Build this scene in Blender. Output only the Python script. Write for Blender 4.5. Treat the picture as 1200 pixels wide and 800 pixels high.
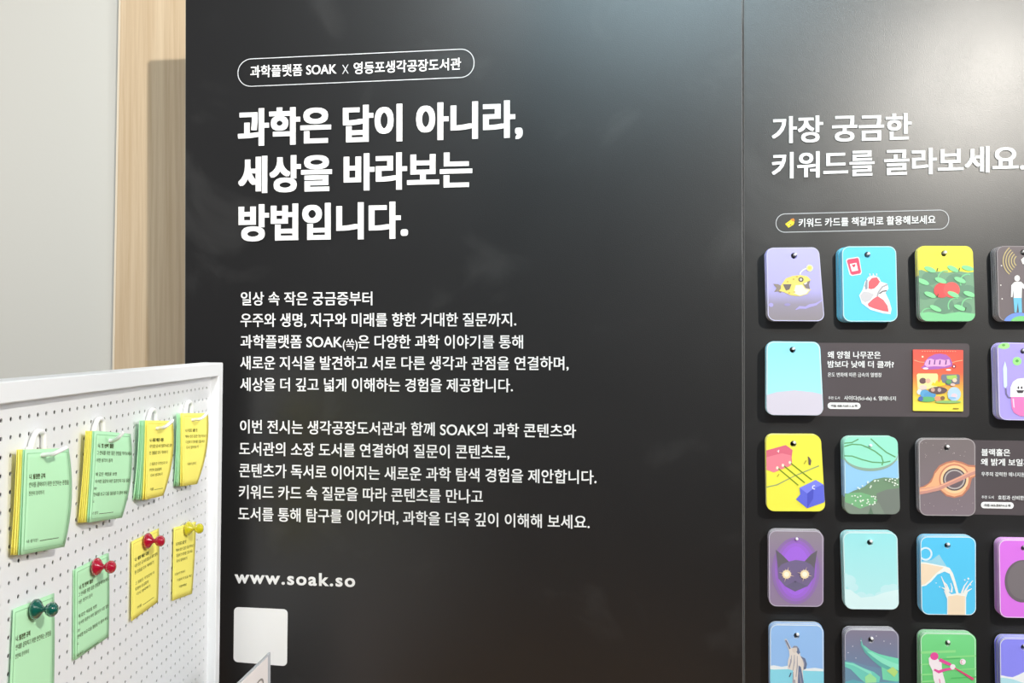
import bpy, bmesh, math, random
from mathutils import Vector, Matrix

random.seed(7)
for o in list(bpy.data.objects):
    bpy.data.objects.remove(o)
scene = bpy.context.scene
COL = scene.collection

# ------------------------------------------------------------------ camera
F = 1167.0                      # focal length in pixels of the 1200 px wide frame
YAW = math.radians(9.15)        # the camera looks a little to the left of the panel's normal
PITCH = math.radians(0.30)
DIST = 1.757                    # metres from the panel face (y = 0)
CAM = Vector((0.0, -DIST, 1.45))
FWD = Vector((-math.sin(YAW) * math.cos(PITCH), math.cos(YAW) * math.cos(PITCH), math.sin(PITCH)))
RIGHT = Vector((math.cos(YAW), math.sin(YAW), 0.0))
DOWN = FWD.cross(RIGHT)
if DOWN.z > 0:
    DOWN = -DOWN
cd = bpy.data.cameras.new('camera')
cam = bpy.data.objects.new('camera', cd)
COL.objects.link(cam)
cam.matrix_world = Matrix((
    (RIGHT.x, -DOWN.x, -FWD.x, CAM.x),
    (RIGHT.y, -DOWN.y, -FWD.y, CAM.y),
    (RIGHT.z, -DOWN.z, -FWD.z, CAM.z),
    (0, 0, 0, 1)))
cd.sensor_width = 36.0
cd.lens = 36.0 * F / 1200.0
cd.clip_start = 0.02
scene.camera = cam


def cam2w(v):
    return CAM + RIGHT * v[0] + DOWN * v[1] + FWD * v[2]


def W(px, py, y=0.0):
    """point of the plane y = const (parallel to the panel) seen at that pixel"""
    d = RIGHT * ((px - 600) / F) + DOWN * ((py - 400) / F) + FWD
    return CAM + d * ((y + DIST) / d.y)


# pegboard frame, measured from its square hole grid (pitch 20 mm)
PT = 0.02
PO = cam2w([PT * c for c in (-27.4763, 4.2574, 53.5767)])
PH = RIGHT * 0.018495 + DOWN * -0.005555 + FWD * 0.999814
PV = RIGHT * -0.013889 + DOWN * 0.999887 + FWD * 0.005812
PN = RIGHT * 0.999732 + DOWN * 0.013994 + FWD * -0.018415


def peg(a, b, c=0.0):
    return PO + (PH * a + PV * b + PN * c) * PT


def peg_hit(px, py, c):
    """board coordinates of the point at height c over the board seen at that pixel"""
    d = RIGHT * ((px - 600) / F) + DOWN * ((py - 400) / F) + FWD
    o = PO + PN * (c * PT)
    t = (o - CAM).dot(PN) / d.dot(PN)
    p = (CAM + d * t - PO) / PT
    return (p.dot(PH), p.dot(PV), c)


# ------------------------------------------------------------------ light
def srgb(r, g, b):
    f = lambda c: (c / 255 / 12.92) if c <= 10 else ((c / 255 + 0.055) / 1.055) ** 2.4
    return (f(r), f(g), f(b), 1.0)


WOOD_Y = 0.30
PANEL_TOP = 2.25
PANEL_T = 0.008

world = bpy.data.worlds.new('world')
scene.world = world
world.use_nodes = True
nt = world.node_tree
bg = nt.nodes['Background']
tc = nt.nodes.new('ShaderNodeTexCoord')
sx = nt.nodes.new('ShaderNodeSeparateXYZ')
rp = nt.nodes.new('ShaderNodeValToRGB')
mr = nt.nodes.new('ShaderNodeMapRange')
nt.links.new(tc.outputs['Generated'], sx.inputs[0])
nt.links.new(sx.outputs['Z'], mr.inputs[0])
mr.inputs[1].default_value = -1.0
mr.inputs[2].default_value = 1.0
nt.links.new(mr.outputs[0], rp.inputs[0])
# the left side of the hall is darker than the right
mx = nt.nodes.new('ShaderNodeMapRange')
mx.inputs[1].default_value = -0.62
mx.inputs[2].default_value = 0.02
mx.inputs[3].default_value = 0.0
mx.inputs[4].default_value = 1.0
nt.links.new(sx.outputs['X'], mx.inputs[0])
mm = nt.nodes.new('ShaderNodeMixRGB')
mm.blend_type = 'MULTIPLY'
mm.inputs[0].default_value = 1.0
nt.links.new(rp.outputs[0], mm.inputs[1])
cr = nt.nodes.new('ShaderNodeMixRGB')
cr.inputs[1].default_value = (0.12, 0.15, 0.21, 1)
cr.inputs[2].default_value = (1.0, 0.98, 0.98, 1)
nt.links.new(mx.outputs[0], cr.inputs[0])
nt.links.new(cr.outputs[0], mm.inputs[2])
nt.links.new(mm.outputs[0], bg.inputs[0])
rp.color_ramp.elements[0].position = 0.30
rp.color_ramp.elements[0].color = (0.05, 0.048, 0.05, 1)
rp.color_ramp.elements[1].position = 0.72
rp.color_ramp.elements[1].color = (0.62, 0.635, 0.65, 1)
e = rp.color_ramp.elements.new(0.41)
e.color = (0.14, 0.134, 0.14, 1)
e = rp.color_ramp.elements.new(0.50)
e.color = (0.41, 0.40, 0.42, 1)
bg.inputs[1].default_value = 0.62


def lamp(name, kind, loc, energy, color, target=None, **kw):
    ld = bpy.data.lights.new(name, kind)
    ld.energy = energy
    ld.color = color
    for k, v in kw.items():
        setattr(ld, k, v)
    ob = bpy.data.objects.new(name, ld)
    COL.objects.link(ob)
    ob.location = loc
    if target is not None:
        ob.rotation_euler = (Vector(target) - Vector(loc)).to_track_quat('-Z', 'Y').to_euler()
    return ob


# the lamp whose mirror image makes the glare on the right panel
GL = W(1150, 95)
KEY = Vector((2 * GL.x, -DIST, CAM.z + 2 * (GL.z - CAM.z)))
lamp('key_lamp', 'POINT', KEY, 140, (1.0, 0.955, 0.87), shadow_soft_size=0.05)
# cool ceiling lamp reflected along the top of the left panel
lamp('cool_ceiling_lamp', 'AREA', (0.02, -1.75, 2.90), 8.0, (0.66, 0.90, 1.0), target=(0.06, 0, 2.1),
     shape='RECTANGLE', size=1.0, size_y=0.45, spread=math.radians(95))
# ceiling lamp washing the wooden wall behind the panel
XL = W(217, 70).x
S = W(172, 71, WOOD_Y)
LD = 0.9
WASH = Vector((S.x + (XL - S.x) * (WOOD_Y + LD) / WOOD_Y, -LD,
               S.z + (PANEL_TOP - S.z) * (WOOD_Y + LD) / (WOOD_Y - PANEL_T)))
lamp('wall_wash_lamp', 'SPOT', WASH, 84, (1.0, 0.95, 0.88), target=W(120, 200, WOOD_Y), spot_size=math.radians(70),
     spot_blend=0.6, shadow_soft_size=0.012)

# two added fill lights, well to the sides, lifting the oak wall and pegboard
lamp('left_fill_light', 'AREA', (-3.2, -0.6, 2.2), 13, (1.0, 0.96, 0.90), target=(-0.85, 0.3, 1.7), shape='SQUARE', size=0.8, spread=math.radians(110))
lamp('right_fill_light', 'AREA', (2.3, -0.45, 2.1), 7.5, (0.98, 0.985, 1.0), target=(-0.6, -0.15, 1.1), shape='SQUARE', size=0.8, spread=math.radians(80))

vs = scene.view_settings
vs.view_transform = 'Standard'
vs.look = 'None'
vs.gamma = 1.0
vs.exposure = 0.0
vs.use_curve_mapping = False

# ------------------------------------------------------------------ materials
MATS = {}


def mat(name, col, rough=0.6, spec=0.5, **kw):
    if name in MATS:
        return MATS[name]
    m = bpy.data.materials.new(name)
    m.use_nodes = True
    b = m.node_tree.nodes['Principled BSDF']
    b.inputs['Base Color'].default_value = col
    b.inputs['Roughness'].default_value = rough
    b.inputs['Specular IOR Level'].default_value = spec
    for k, v in kw.items():
        b.inputs[k].default_value = v
    MATS[name] = m
    return m


def ink(r, g, b):
    return mat('print_%d_%d_%d' % (r, g, b), srgb(r, g, b), 0.55, 0.25)


def gradient(name, stops, height, axis='Z', rough=0.5):
    """printed colour that changes over the height of the thing (object coordinates, base at 0)"""
    if name in MATS:
        return MATS[name]
    m = mat(name, (1, 1, 1, 1), rough, 0.25)
    t = m.node_tree
    b = t.nodes['Principled BSDF']
    c = t.nodes.new('ShaderNodeTexCoord')
    s = t.nodes.new('ShaderNodeSeparateXYZ')
    r = t.nodes.new('ShaderNodeMapRange')
    ramp = t.nodes.new('ShaderNodeValToRGB')
    t.links.new(c.outputs['Object'], s.inputs[0])
    t.links.new(s.outputs[axis], r.inputs[0])
    r.inputs[1].default_value = 0
    r.inputs[2].default_value = height
    t.links.new(r.outputs[0], ramp.inputs[0])
    t.links.new(ramp.outputs[0], b.inputs['Base Color'])
    el = ramp.color_ramp.elements
    while len(el) < len(stops):
        el.new(0.5)
    for k, (p, cc) in enumerate(stops):
        el[k].position = p
        el[k].color = srgb(*cc)
    return m


def black_panel_material():
    m = mat('black_laminate', (0.006, 0.0056, 0.0058, 1), 0.62, 0.12, **{'Coat Weight': 1.0, 'Coat Roughness': 0.38, 'Coat IOR': 1.60})
    t = m.node_tree
    b = t.nodes['Principled BSDF']
    c = t.nodes.new('ShaderNodeTexCoord')
    n = t.nodes.new('ShaderNodeTexNoise')          # fine orange-peel grain of the film
    n.inputs['Scale'].default_value = 620
    n.inputs['Detail'].default_value = 2
    t.links.new(c.outputs['Object'], n.inputs['Vector'])
    bp = t.nodes.new('ShaderNodeBump')
    bp.inputs['Strength'].default_value = 0.16
    bp.inputs['Distance'].default_value = 0.0012
    t.links.new(n.outputs['Fac'], bp.inputs['Height'])
    t.links.new(bp.outputs[0], b.inputs['Normal'])
    t.links.new(bp.outputs[0], b.inputs['Coat Normal'])
    s = t.nodes.new('ShaderNodeTexNoise')          # hand smudges: patches of other gloss
    s.inputs['Scale'].default_value = 5.5
    s.inputs['Detail'].default_value = 5
    s.inputs['Distortion'].default_value = 0.8
    t.links.new(c.outputs['Object'], s.inputs['Vector'])
    r = t.nodes.new('ShaderNodeMapRange')
    r.inputs[1].default_value = 0.35
    r.inputs[2].default_value = 0.75
    r.inputs[3].default_value = 0.325
    r.inputs[4].default_value = 0.35
    t.links.new(s.outputs['Fac'], r.inputs[0])
    t.links.new(r.outputs[0], b.inputs['Coat Roughness'])
    sm = t.nodes.new('ShaderNodeMapRange')         # the strongest smudges are faintly whitish
    sm.inputs[1].default_value = 0.58
    sm.inputs[2].default_value = 0.72
    t.links.new(s.outputs['Fac'], sm.inputs[0])
    mixc = t.nodes.new('ShaderNodeMixRGB')
    mixc.inputs[1].default_value = (0.006, 0.0056, 0.0058, 1)
    mixc.inputs[2].default_value = (0.019, 0.0185, 0.0185, 1)
    t.links.new(sm.outputs[0], mixc.inputs[0])
    t.links.new(mixc.outputs[0], b.inputs['Base Color'])
    return m


def wood_material(name, c1, c2):
    m = mat(name, (1, 1, 1, 1), 0.5, 0.3)
    t = m.node_tree
    b = t.nodes['Principled BSDF']
    c = t.nodes.new('ShaderNodeTexCoord')
    mp = t.nodes.new('ShaderNodeMapping')
    mp.inputs['Scale'].default_value = (38, 38, 0.9)
    t.links.new(c.outputs['Object'], mp.inputs[0])
    n = t.nodes.new('ShaderNodeTexNoise')
    n.inputs['Scale'].default_value = 2.2
    n.inputs['Detail'].default_value = 6
    n.inputs['Roughness'].default_value = 0.65
    n.inputs['Distortion'].default_value = 0.4
    t.links.new(mp.outputs[0], n.inputs['Vector'])
    ramp = t.nodes.new('ShaderNodeValToRGB')
    ramp.color_ramp.elements[0].position = 0.30
    ramp.color_ramp.elements[0].color = srgb(*c1)
    ramp.color_ramp.elements[1].position = 0.68
    ramp.color_ramp.elements[1].color = srgb(*c2)
    t.links.new(n.outputs['Fac'], ramp.inputs[0])
    t.links.new(ramp.outputs[0], b.inputs['Base Color'])
    return m


def paint_material(name, col, rough, scale, amount):
    m = mat(name, col, rough, 0.35)
    t = m.node_tree
    b = t.nodes['Principled BSDF']
    c = t.nodes.new('ShaderNodeTexCoord')
    n = t.nodes.new('ShaderNodeTexNoise')
    n.inputs['Scale'].default_value = scale
    n.inputs['Detail'].default_value = 3
    t.links.new(c.outputs['Object'], n.inputs['Vector'])
    bp = t.nodes.new('ShaderNodeBump')
    bp.inputs['Strength'].default_value = amount
    bp.inputs['Distance'].default_value = 0.001
    t.links.new(n.outputs['Fac'], bp.inputs['Height'])
    t.links.new(bp.outputs[0], b.inputs['Normal'])
    return m


M_BLACK = black_panel_material()
M_EDGE = mat('panel_edge', (0.16, 0.155, 0.155, 1), 0.5)
M_WHITE_INK = mat('white_vinyl', srgb(247, 247, 247), 0.5, 0.3)
M_LINE = mat('thin_white_vinyl', srgb(205, 207, 210), 0.5, 0.3)
M_WHITE_WALL = paint_material('white_wall_paint', srgb(202, 202, 197), 0.75, 90, 0.15)
M_WOOD = wood_material('oak_veneer', (208, 180, 144), (230, 207, 175))
M_BAND = mat('oak_edge_band', srgb(240, 226, 204), 0.5, 0.3)
M_BOARD = paint_material('white_lacquer', srgb(234, 236, 238), 0.5, 200, 0.05)
M_BACK_SHADE = mat('back_shade', srgb(34, 33, 33), 0.9, 0.1)
M_PLASTIC = mat('white_plastic', srgb(246, 246, 246), 0.35, 0.5)
M_FLOOR = paint_material('grey_floor', srgb(110, 104, 100), 0.5, 30, 0.1)
M_PAPER_EDGE = mat('card_edge', srgb(236, 238, 240), 0.6, 0.3)
M_GREEN = mat('green_paper', srgb(186, 236, 192), 0.75, 0.15)
M_YELLOW = mat('yellow_paper', srgb(253, 242, 122), 0.75, 0.15)
M_TEXT = mat('black_print', srgb(74, 80, 44), 0.7, 0.1)
M_METAL = mat('steel_peg', (0.9, 0.9, 0.9, 1), 0.4, 0.5)
M_HOLE = mat('dark_socket', (0.006, 0.006, 0.006, 1), 0.7, 0.2)
M_PLATE = mat('grey_print', srgb(84, 76, 79), 0.42, 0.4)
M_TABLE = wood_material('table_oak', (150, 110, 72), (182, 140, 98))
M_ACRYL = mat('clear_acrylic', srgb(238, 242, 248), 0.15, 0.5, **{'Transmission Weight': 0.35})
M_SHEET = mat('white_sheet', srgb(240, 234, 232), 0.7, 0.2)
M_GREYTXT = mat('grey_print_text', srgb(150, 145, 140), 0.7, 0.2)


# ------------------------------------------------------------------ builders
def mesh_obj(name, verts, faces, mats, parent=None, origin=None, smooth=False, fm=None):
    """verts are world points; the object's origin is put at `origin` (world)"""
    org = Vector(origin) if origin is not None else Vector((0, 0, 0))
    me = bpy.data.meshes.new(name)
    me.from_pydata([tuple(Vector(v) - org) for v in verts], [], faces)
    for m in (mats if isinstance(mats, (list, tuple)) else [mats]):
        me.materials.append(m)
    if fm:
        for p, k in zip(me.polygons, fm):
            p.material_index = k
    if smooth:
        for p in me.polygons:
            p.use_smooth = True
    me.update()
    ob = bpy.data.objects.new(name, me)
    COL.objects.link(ob)
    if parent is not None:
        ob.parent = parent
        base, p = Vector((0, 0, 0)), parent
        while p is not None:
            base += p.location
            p = p.parent
        ob.location = org - base
    else:
        ob.location = org
    return ob


def empty(name, loc):
    o = bpy.data.objects.new(name, None)
    o.empty_display_size = 0.02
    COL.objects.link(o)
    o.location = loc
    return o


def tag(o, label=None, cat=None, group=None, kind=None):
    if label:
        o['label'] = label
    if cat:
        o['category'] = cat
    if group:
        o['group'] = group
    if kind:
        o['kind'] = kind
    return o


class Geo:
    """collects world-space geometry for ONE mesh"""
    def __init__(self):
        self.v, self.f, self.m = [], [], []

    def add(self, verts, faces, mi=0):
        n = len(self.v)
        self.v += [Vector(p) for p in verts]
        self.f += [tuple(i + n for i in f) for f in faces]
        self.m += [mi] * len(faces)

    def hexa(self, p8, mi=0):
        self.add(p8, [(0, 1, 2, 3), (7, 6, 5, 4), (0, 4, 5, 1), (1, 5, 6, 2), (2, 6, 7, 3), (3, 7, 4, 0)], mi)

    def box(self, lo, hi, mi=0):
        (a, b, c), (d, e, f) = lo, hi
        self.hexa([(a, b, c), (d, b, c), (d, e, c), (a, e, c), (a, b, f), (d, b, f), (d, e, f), (a, e, f)], mi)

    def tube(self, pts, r, n=10, mi=0, caps=True):
        pts = [Vector(p) for p in pts]
        rings = []
        up = None
        for i, p in enumerate(pts):
            d = (pts[min(i + 1, len(pts) - 1)] - pts[max(i - 1, 0)]).normalized()
            if up is None:
                up = d.orthogonal().normalized()
            up = (up - d * up.dot(d)).normalized()
            s = d.cross(up)
            rr = r[i] if isinstance(r, (list, tuple)) else r
            rings.append([p + (up * math.cos(2 * math.pi * k / n) + s * math.sin(2 * math.pi * k / n)) * rr for k in range(n)])
        vs_ = [q for ring in rings for q in ring]
        fs = []
        for i in range(len(rings) - 1):
            for k in range(n):
                a, b = i * n + k, i * n + (k + 1) % n
                fs.append((a, b, b + n, a + n))
        if caps:
            fs.append(tuple(range(n - 1, -1, -1)))
            fs.append(tuple((len(rings) - 1) * n + k for k in range(n)))
        self.add(vs_, fs, mi)

    def build(self, name, mats, parent=None, origin=None, smooth=False):
        return mesh_obj(name, self.v, self.f, mats, parent, origin, smooth, self.m)


TCACHE = {}


def glyphs(body, off, heavy=0.0, space=1.0):
    """flat outline mesh of a line of writing; returns verts2d, faces, ink top and bottom"""
    key = (body, off, heavy, space)
    if key in TCACHE:
        return TCACHE[key]
    cu = bpy.data.curves.new('line', 'FONT')
    cu.body = body
    cu.offset = off
    cu.space_character = space
    cu.resolution_u = 4
    ob = bpy.data.objects.new('line', cu)
    COL.objects.link(ob)
    dg = bpy.context.evaluated_depsgraph_get()
    me = bpy.data.meshes.new_from_object(ob.evaluated_get(dg))
    v0 = [(v.co.x, v.co.y) for v in me.vertices]
    f0 = [tuple(p.vertices) for p in me.polygons]
    bpy.data.objects.remove(ob)
    bpy.data.curves.remove(cu)
    bpy.data.meshes.remove(me)
    v, f = [], []
    shifts = [(0, 0)]
    if heavy:
        shifts = [(heavy * i, heavy * 0.62 * j) for i in (-1, 0, 1) for j in (-1, 0, 1)]
    for dx, dy in shifts:
        n = len(v)
        v += [(x + dx, y + dy, n / max(1, len(v0))) for x, y in v0]
        f += [tuple(i + n for i in q) for q in f0]
    TCACHE[key] = (v, f)
    return v, f


def has_hangul(s):
    return any('\uac00' <= ch <= '\ud7a3' for ch in s)


def text_geo(body, fmap, off=0.012, heavy=0.0, space=1.0, thick=0.0):
    """fmap(u, w, h) -> world, u along the line 0..1, w 0 at the ink bottom .. 1 at the ink top"""
    v, f = glyphs(body, off, heavy, space)
    x0 = min(p[0] for p in v)
    x1 = max(p[0] for p in v)
    ref = glyphs('학', off, heavy)[0] if has_hangul(body) else v
    y0 = min(p[1] for p in ref)
    y1 = max(p[1] for p in ref)
    g = Geo()
    vv = [fmap((p[0] - x0) / (x1 - x0), (p[1] - y0) / (y1 - y0), thick + 0.00004 * p[2] * (1 if heavy else 0)) for p in v]
    g.add(vv, f)
    if thick:
        from collections import Counter
        n = len(vv)
        cnt = Counter()
        for q in f:
            for a, b in zip(q, q[1:] + q[:1]):
                cnt[(min(a, b), max(a, b))] += 1
        back = [fmap((p[0] - x0) / (x1 - x0), (p[1] - y0) / (y1 - y0), 0.0) for p in v]
        sides = []
        for q in f:
            for a, b in zip(q, q[1:] + q[:1]):
                if cnt[(min(a, b), max(a, b))] == 1:
                    sides.append((b, a, a + n, b + n))
        m = len(g.v)
        g.v += back
        g.f += sides
        g.m += [0] * len(sides)
    return g


def wall_text(name, body, xl, yl, xr, yr, h, parent, m, off=0.0, heavy=0.012, space=1.0, y=-0.0006, thick=0.0006, hr=None):
    """writing on the panel: ink from (xl, yl) to (xr, yr) along its bottom, h pixels tall"""
    hr = h if hr is None else hr
    a, b, c, d = W(xl, yl, y), W(xr, yr, y), W(xl, yl - h, y), W(xr, yr - hr, y)

    def fm(u, w, t):
        lo = a.lerp(b, u)
        hi = c.lerp(d, u)
        p = lo + (hi - lo) * w
        return Vector((p.x, y - t, p.z))
    g = text_geo(body, fm, off, heavy, space, thick)
    return g.build(name, m, parent, W((xl + xr) / 2, (yl + yr) / 2, 0))


def rrect2d(r, n, w, h):
    pts = []
    for cx, cy, a0 in ((w - r, r, -90), (w - r, h - r, 0), (r, h - r, 90), (r, r, 180)):
        for k in range(n + 1):
            a = math.radians(a0 + 90 * k / n)
            pts.append((cx + r * math.cos(a), cy + r * math.sin(a)))
    return pts


def bil(q, u, v):
    """pixel inside the quad TL, TR, BR, BL"""
    (ax, ay), (bx, by), (cx, cy), (dx, dy) = q
    return ((ax * (1 - u) + bx * u) * (1 - v) + (dx * (1 - u) + cx * u) * v,
            (ay * (1 - u) + by * u) * (1 - v) + (dy * (1 - u) + cy * u) * v)


def quad_outline(q, r, n=6):
    w = (abs(q[1][0] - q[0][0]) + abs(q[2][0] - q[3][0])) / 2
    h = (abs(q[3][1] - q[0][1]) + abs(q[2][1] - q[1][1])) / 2
    return [bil(q, x / w, y / h) for x, y in rrect2d(r, n, w, h)]


def plate_on_wall(name, q, r, y0, y1, mats, parent=None, n=6, origin=None):
    """rounded plate whose outline is the quad q (pixels), front at y1, back at y0"""
    out = quad_outline(q, r, n)
    g = Geo()
    k = len(out)
    fr = [W(x, y, y1) for x, y in out]
    bk = [Vector((p.x, y0, p.z)) for p in fr]
    g.add(fr + bk, [tuple(range(k))], 0)
    g.f += [tuple(range(2 * k - 1, k - 1, -1))] + [(i, i + k, (i + 1) % k + k, (i + 1) % k) for i in range(k)]
    g.m += [0] * (k + 1)
    o = origin if origin is not None else W(*bil(q, 0.5, 1.0), 0)
    return g.build(name, mats, parent, o)


def ring_on_wall(name, q, r, wpx, y, m, parent, thick=0.0006):
    """thin rounded outline"""
    o1 = quad_outline(q, r, 10)
    cx = sum(p[0] for p in q) / 4
    qi = []
    for (x, yy), sxn, syn in zip(q, (1, -1, -1, 1), (1, 1, -1, -1)):
        qi.append((x + sxn * wpx, yy + syn * wpx))
    o2 = quad_outline(qi, r - wpx, 10)
    k = len(o1)
    g = Geo()
    vv = [W(a, b, y - thick) for a, b in o1] + [W(a, b, y - thick) for a, b in o2] + [W(a, b, y) for a, b in o1] + [W(a, b, y) for a, b in o2]
    fs = []
    for i in range(k):
        j = (i + 1) % k
        fs += [(i, j, j + k, i + k), (i, i + 2 * k, j + 2 * k, j), (i + k, j + k, j + 3 * k, i + 3 * k)]
    g.add(vv, fs)
    return g.build(name, m, parent, W(cx, q[2][1], 0))


# ------------------------------------------------------------------ the setting
def struct(name, geo, mats, origin):
    o = geo.build(name, mats, None, origin)
    o['kind'] = 'structure'
    return o


g = Geo()
g.box((-4.0, -4.5, -0.05), (4.0, 0.6, 0.0))
struct('floor', g, M_FLOOR, (0, 0, 0))
g = Geo()
g.box((-4.0, 0.314, 0.0), (1.5, 0.47, 3.2))
struct('wall_back', g, M_WHITE_WALL, (-1, 0.4, 0))
# oak cladding: its left edge leans a little (seen against the white wall)
A, B = W(141.5, 0, WOOD_Y), W(134.0, 430, WOOD_Y)
k = (A.x - B.x) / (A.z - B.z)
xt, xb = A.x + k * (3.0 - A.z), A.x + k * (0.0 - A.z)
xr_ = W(217, 300, WOOD_Y).x + 0.35
g = Geo()
g.hexa([(xb, WOOD_Y, 0), (xr_, WOOD_Y, 0), (xr_, 0.314, 0), (xb, 0.314, 0), (xt, WOOD_Y, 3.0), (xr_, WOOD_Y, 3.0), (xr_, 0.314, 3.0), (xt, 0.314, 3.0)])
clad = struct('trim_1', g, M_WOOD, (xr_ - 0.2, 0.307, 0))
g = Geo()
e1, e2 = 0.0045, 0.0005
g.hexa([(xb - e1, WOOD_Y - e2, 0), (xb, WOOD_Y - e2, 0), (xb, 0.314, 0), (xb - e1, 0.314, 0),
        (xt - e1, WOOD_Y - e2, 3.0), (xt, WOOD_Y - e2, 3.0), (xt, 0.314, 3.0), (xt - e1, 0.314, 3.0)])
g.build('edge_band', M_BAND, clad, (xb, 0.307, 0))


# ------------------------------------------------------------------ the two black display panels
def panel(name, x0, x1, label):
    root = empty(name, ((x0 + x1) / 2, PANEL_T / 2, 0))
    tag(root, label, 'display panel')
    g = Geo()
    c = 0.0012
    zt = PANEL_TOP
    # board with a small chamfer round its face
    g.add([(x0 + c, 0, 0), (x1 - c, 0, 0), (x1 - c, 0, zt - c), (x0 + c, 0, zt - c),
           (x0, c, 0), (x1, c, 0), (x1, c, zt), (x0, c, zt),
           (x0, PANEL_T, 0), (x1, PANEL_T, 0), (x1, PANEL_T, zt), (x0, PANEL_T, zt)],
          [(0, 1, 2, 3), (1, 5, 6, 2), (0, 3, 7, 4), (3, 2, 6, 7), (5, 9, 10, 6), (4, 7, 11, 8), (7, 6, 10, 11), (8, 11, 10, 9), (0, 4, 8, 9, 5, 1)])
    g.m = [0, 1, 1, 1, 0, 0, 0, 0, 0]
    g.build('board', [M_BLACK, M_EDGE], root, ((x0 + x1) / 2, 0, 0))
    # feet that keep it standing clear of the wall
    for xx in (x0 + 0.2, x1 - 0.2):
        f = Geo()
        f.box((xx - 0.02, PANEL_T, 0), (xx + 0.02, PANEL_T + 0.2, 0.02))
        f.box((xx - 0.015, PANEL_T, 0), (xx + 0.015, PANEL_T + 0.02, 0.9))
        f.build('support_foot', M_BLACK, root, (xx, 0.1, 0))
    return root


XS0, XS1 = W(870.4, 300).x, W(871.6, 300).x
P_LEFT = panel('display_panel', XL, XS0, 'glossy black display panel with the large white heading and the long introduction')
P_RIGHT = panel('display_panel', XS1, XS1 + 1.0, 'glossy black display panel covered with rows of hanging picture cards, under bright glare')

# left panel writing
ring_on_wall('heading_pill_outline', [(278.4, 69.2), (556, 56.4), (556, 90.6), (278.4, 102.2)], 16.2, 0.95, -0.0006, M_LINE, P_LEFT)
wall_text('partner_name_text', '과학플랫폼 SOAK', 293.4, 91.2, 394.4, 87.4, 14.2, P_LEFT, M_WHITE_INK, 0.002, 0.013)
wall_text('cross_text', 'X', 401, 86.8, 408.6, 86.2, 10.5, P_LEFT, M_LINE, -0.012, 0.0)
wall_text('partner_name_text', '영등포생각공장도서관', 414.6, 87.2, 540.2, 81.8, 14.2, P_LEFT, M_WHITE_INK, 0.002, 0.013)
for body, xl, yl, xr, yr, h in (('과학은 답이 아니라,', 279, 171.6, 612.6, 161.0, 44.0),
                                ('세상을 바라보는', 279.5, 226.9, 553.5, 220.0, 43.6),
                                ('방법입니다.', 279.8, 283.2, 478.2, 279.4, 43.6)):
    wall_text('heading_text', body, xl, yl, xr, yr, h, P_LEFT, M_WHITE_INK, 0.004, 0.035, thick=0.0012)
BODY = [('일상 속 작은 궁금증부터', 282.4, 358, 436.4, 357.6, 16.2),
        ('우주와 생명, 지구와 미래를 향한 거대한 질문까지.', 282, 383, 605, 382.4, 16.2),
        ('과학플랫폼 SOAK', 282, 408, 401, 408, 15.8),
        ('은 다양한 과학 이야기를 통해', 419.6, 408.2, 613, 408.4, 16),
        ('새로운 지식을 발견하고 서로 다른 생각과 관점을 연결하며,', 281.6, 433, 666.4, 433.6, 16.2),
        ('세상을 더 깊고 넓게 이해하는 경험을 제공합니다.', 281.6, 458.2, 601, 459.6, 16.2),
        ('이번 전시는 생각공장도서관과 함께 SOAK의 과학 콘텐츠와', 281.4, 507.6, 675, 513, 16.2),
        ('도서관의 소장 도서를 연결하여 질문이 콘텐츠로,', 280.4, 533.6, 597, 537.8, 16.2),
        ('콘텐츠가 독서로 이어지는 새로운 과학 탐색 경험을 제안합니다.', 280.4, 559, 699, 567.2, 16.4),
        ('키워드 카드 속 질문을 따라 콘텐츠를 만나고', 280, 584.2, 566, 589.8, 16.4),
        ('도서를 통해 탐구를 이어가며, 과학을 더욱 깊이 이해해 보세요.', 279.4, 609.8, 691, 619.8, 16.4)]
for r in BODY:
    wall_text('introduction_text', r[0], r[1], r[2], r[3], r[4], r[5], P_LEFT, M_WHITE_INK, 0.001, 0.0125)
wall_text('introduction_text', '(쏙)', 401.8, 409.2, 419, 409.2, 12.5, P_LEFT, M_WHITE_INK, 0.0, 0.004)
wall_text('web_address_text', 'www.soak.so', 275, 683.0, 416.2, 687.8, 15.2, P_LEFT, M_WHITE_INK, 0.012, 0.014, 1.18)
st = plate_on_wall('code_sticker', [(274.2, 711), (337, 713.8), (336.2, 780.4), (273.6, 775.2)], 5, 0.0, -0.0007, M_WHITE_INK, P_LEFT)
st['label'] = 'white rounded square sticker'

# right panel writing
for body, xl, yl, xr, yr, h in (('가장 궁금한', 904.4, 168.4, 1068, 164.2, 31.6),
                                ('키워드를 골라보세요.', 904.4, 209.8, 1201, 201.0, 31)):
    wall_text('heading_text', body, xl, yl, xr, yr, h, P_RIGHT, M_WHITE_INK, 0.002, 0.022, thick=0.0016)
ring_on_wall('hint_pill_outline', [(909, 250.4), (1112.2, 245.4), (1112.2, 268.6), (909, 272.6)], 11.0, 0.8, -0.0006, M_LINE, P_RIGHT)
wall_text('hint_text', '키워드 카드를 책갈피로 활용해보세요', 935.8, 266.2, 1096.2, 262.2, 10.2, P_RIGHT, M_WHITE_INK, 0.004, 0.012)

INFO = M_PLATE


def info_plate(q):
    return plate_on_wall('info_plate', q, 4, 0.0, -0.0005, [INFO], P_RIGHT)


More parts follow.
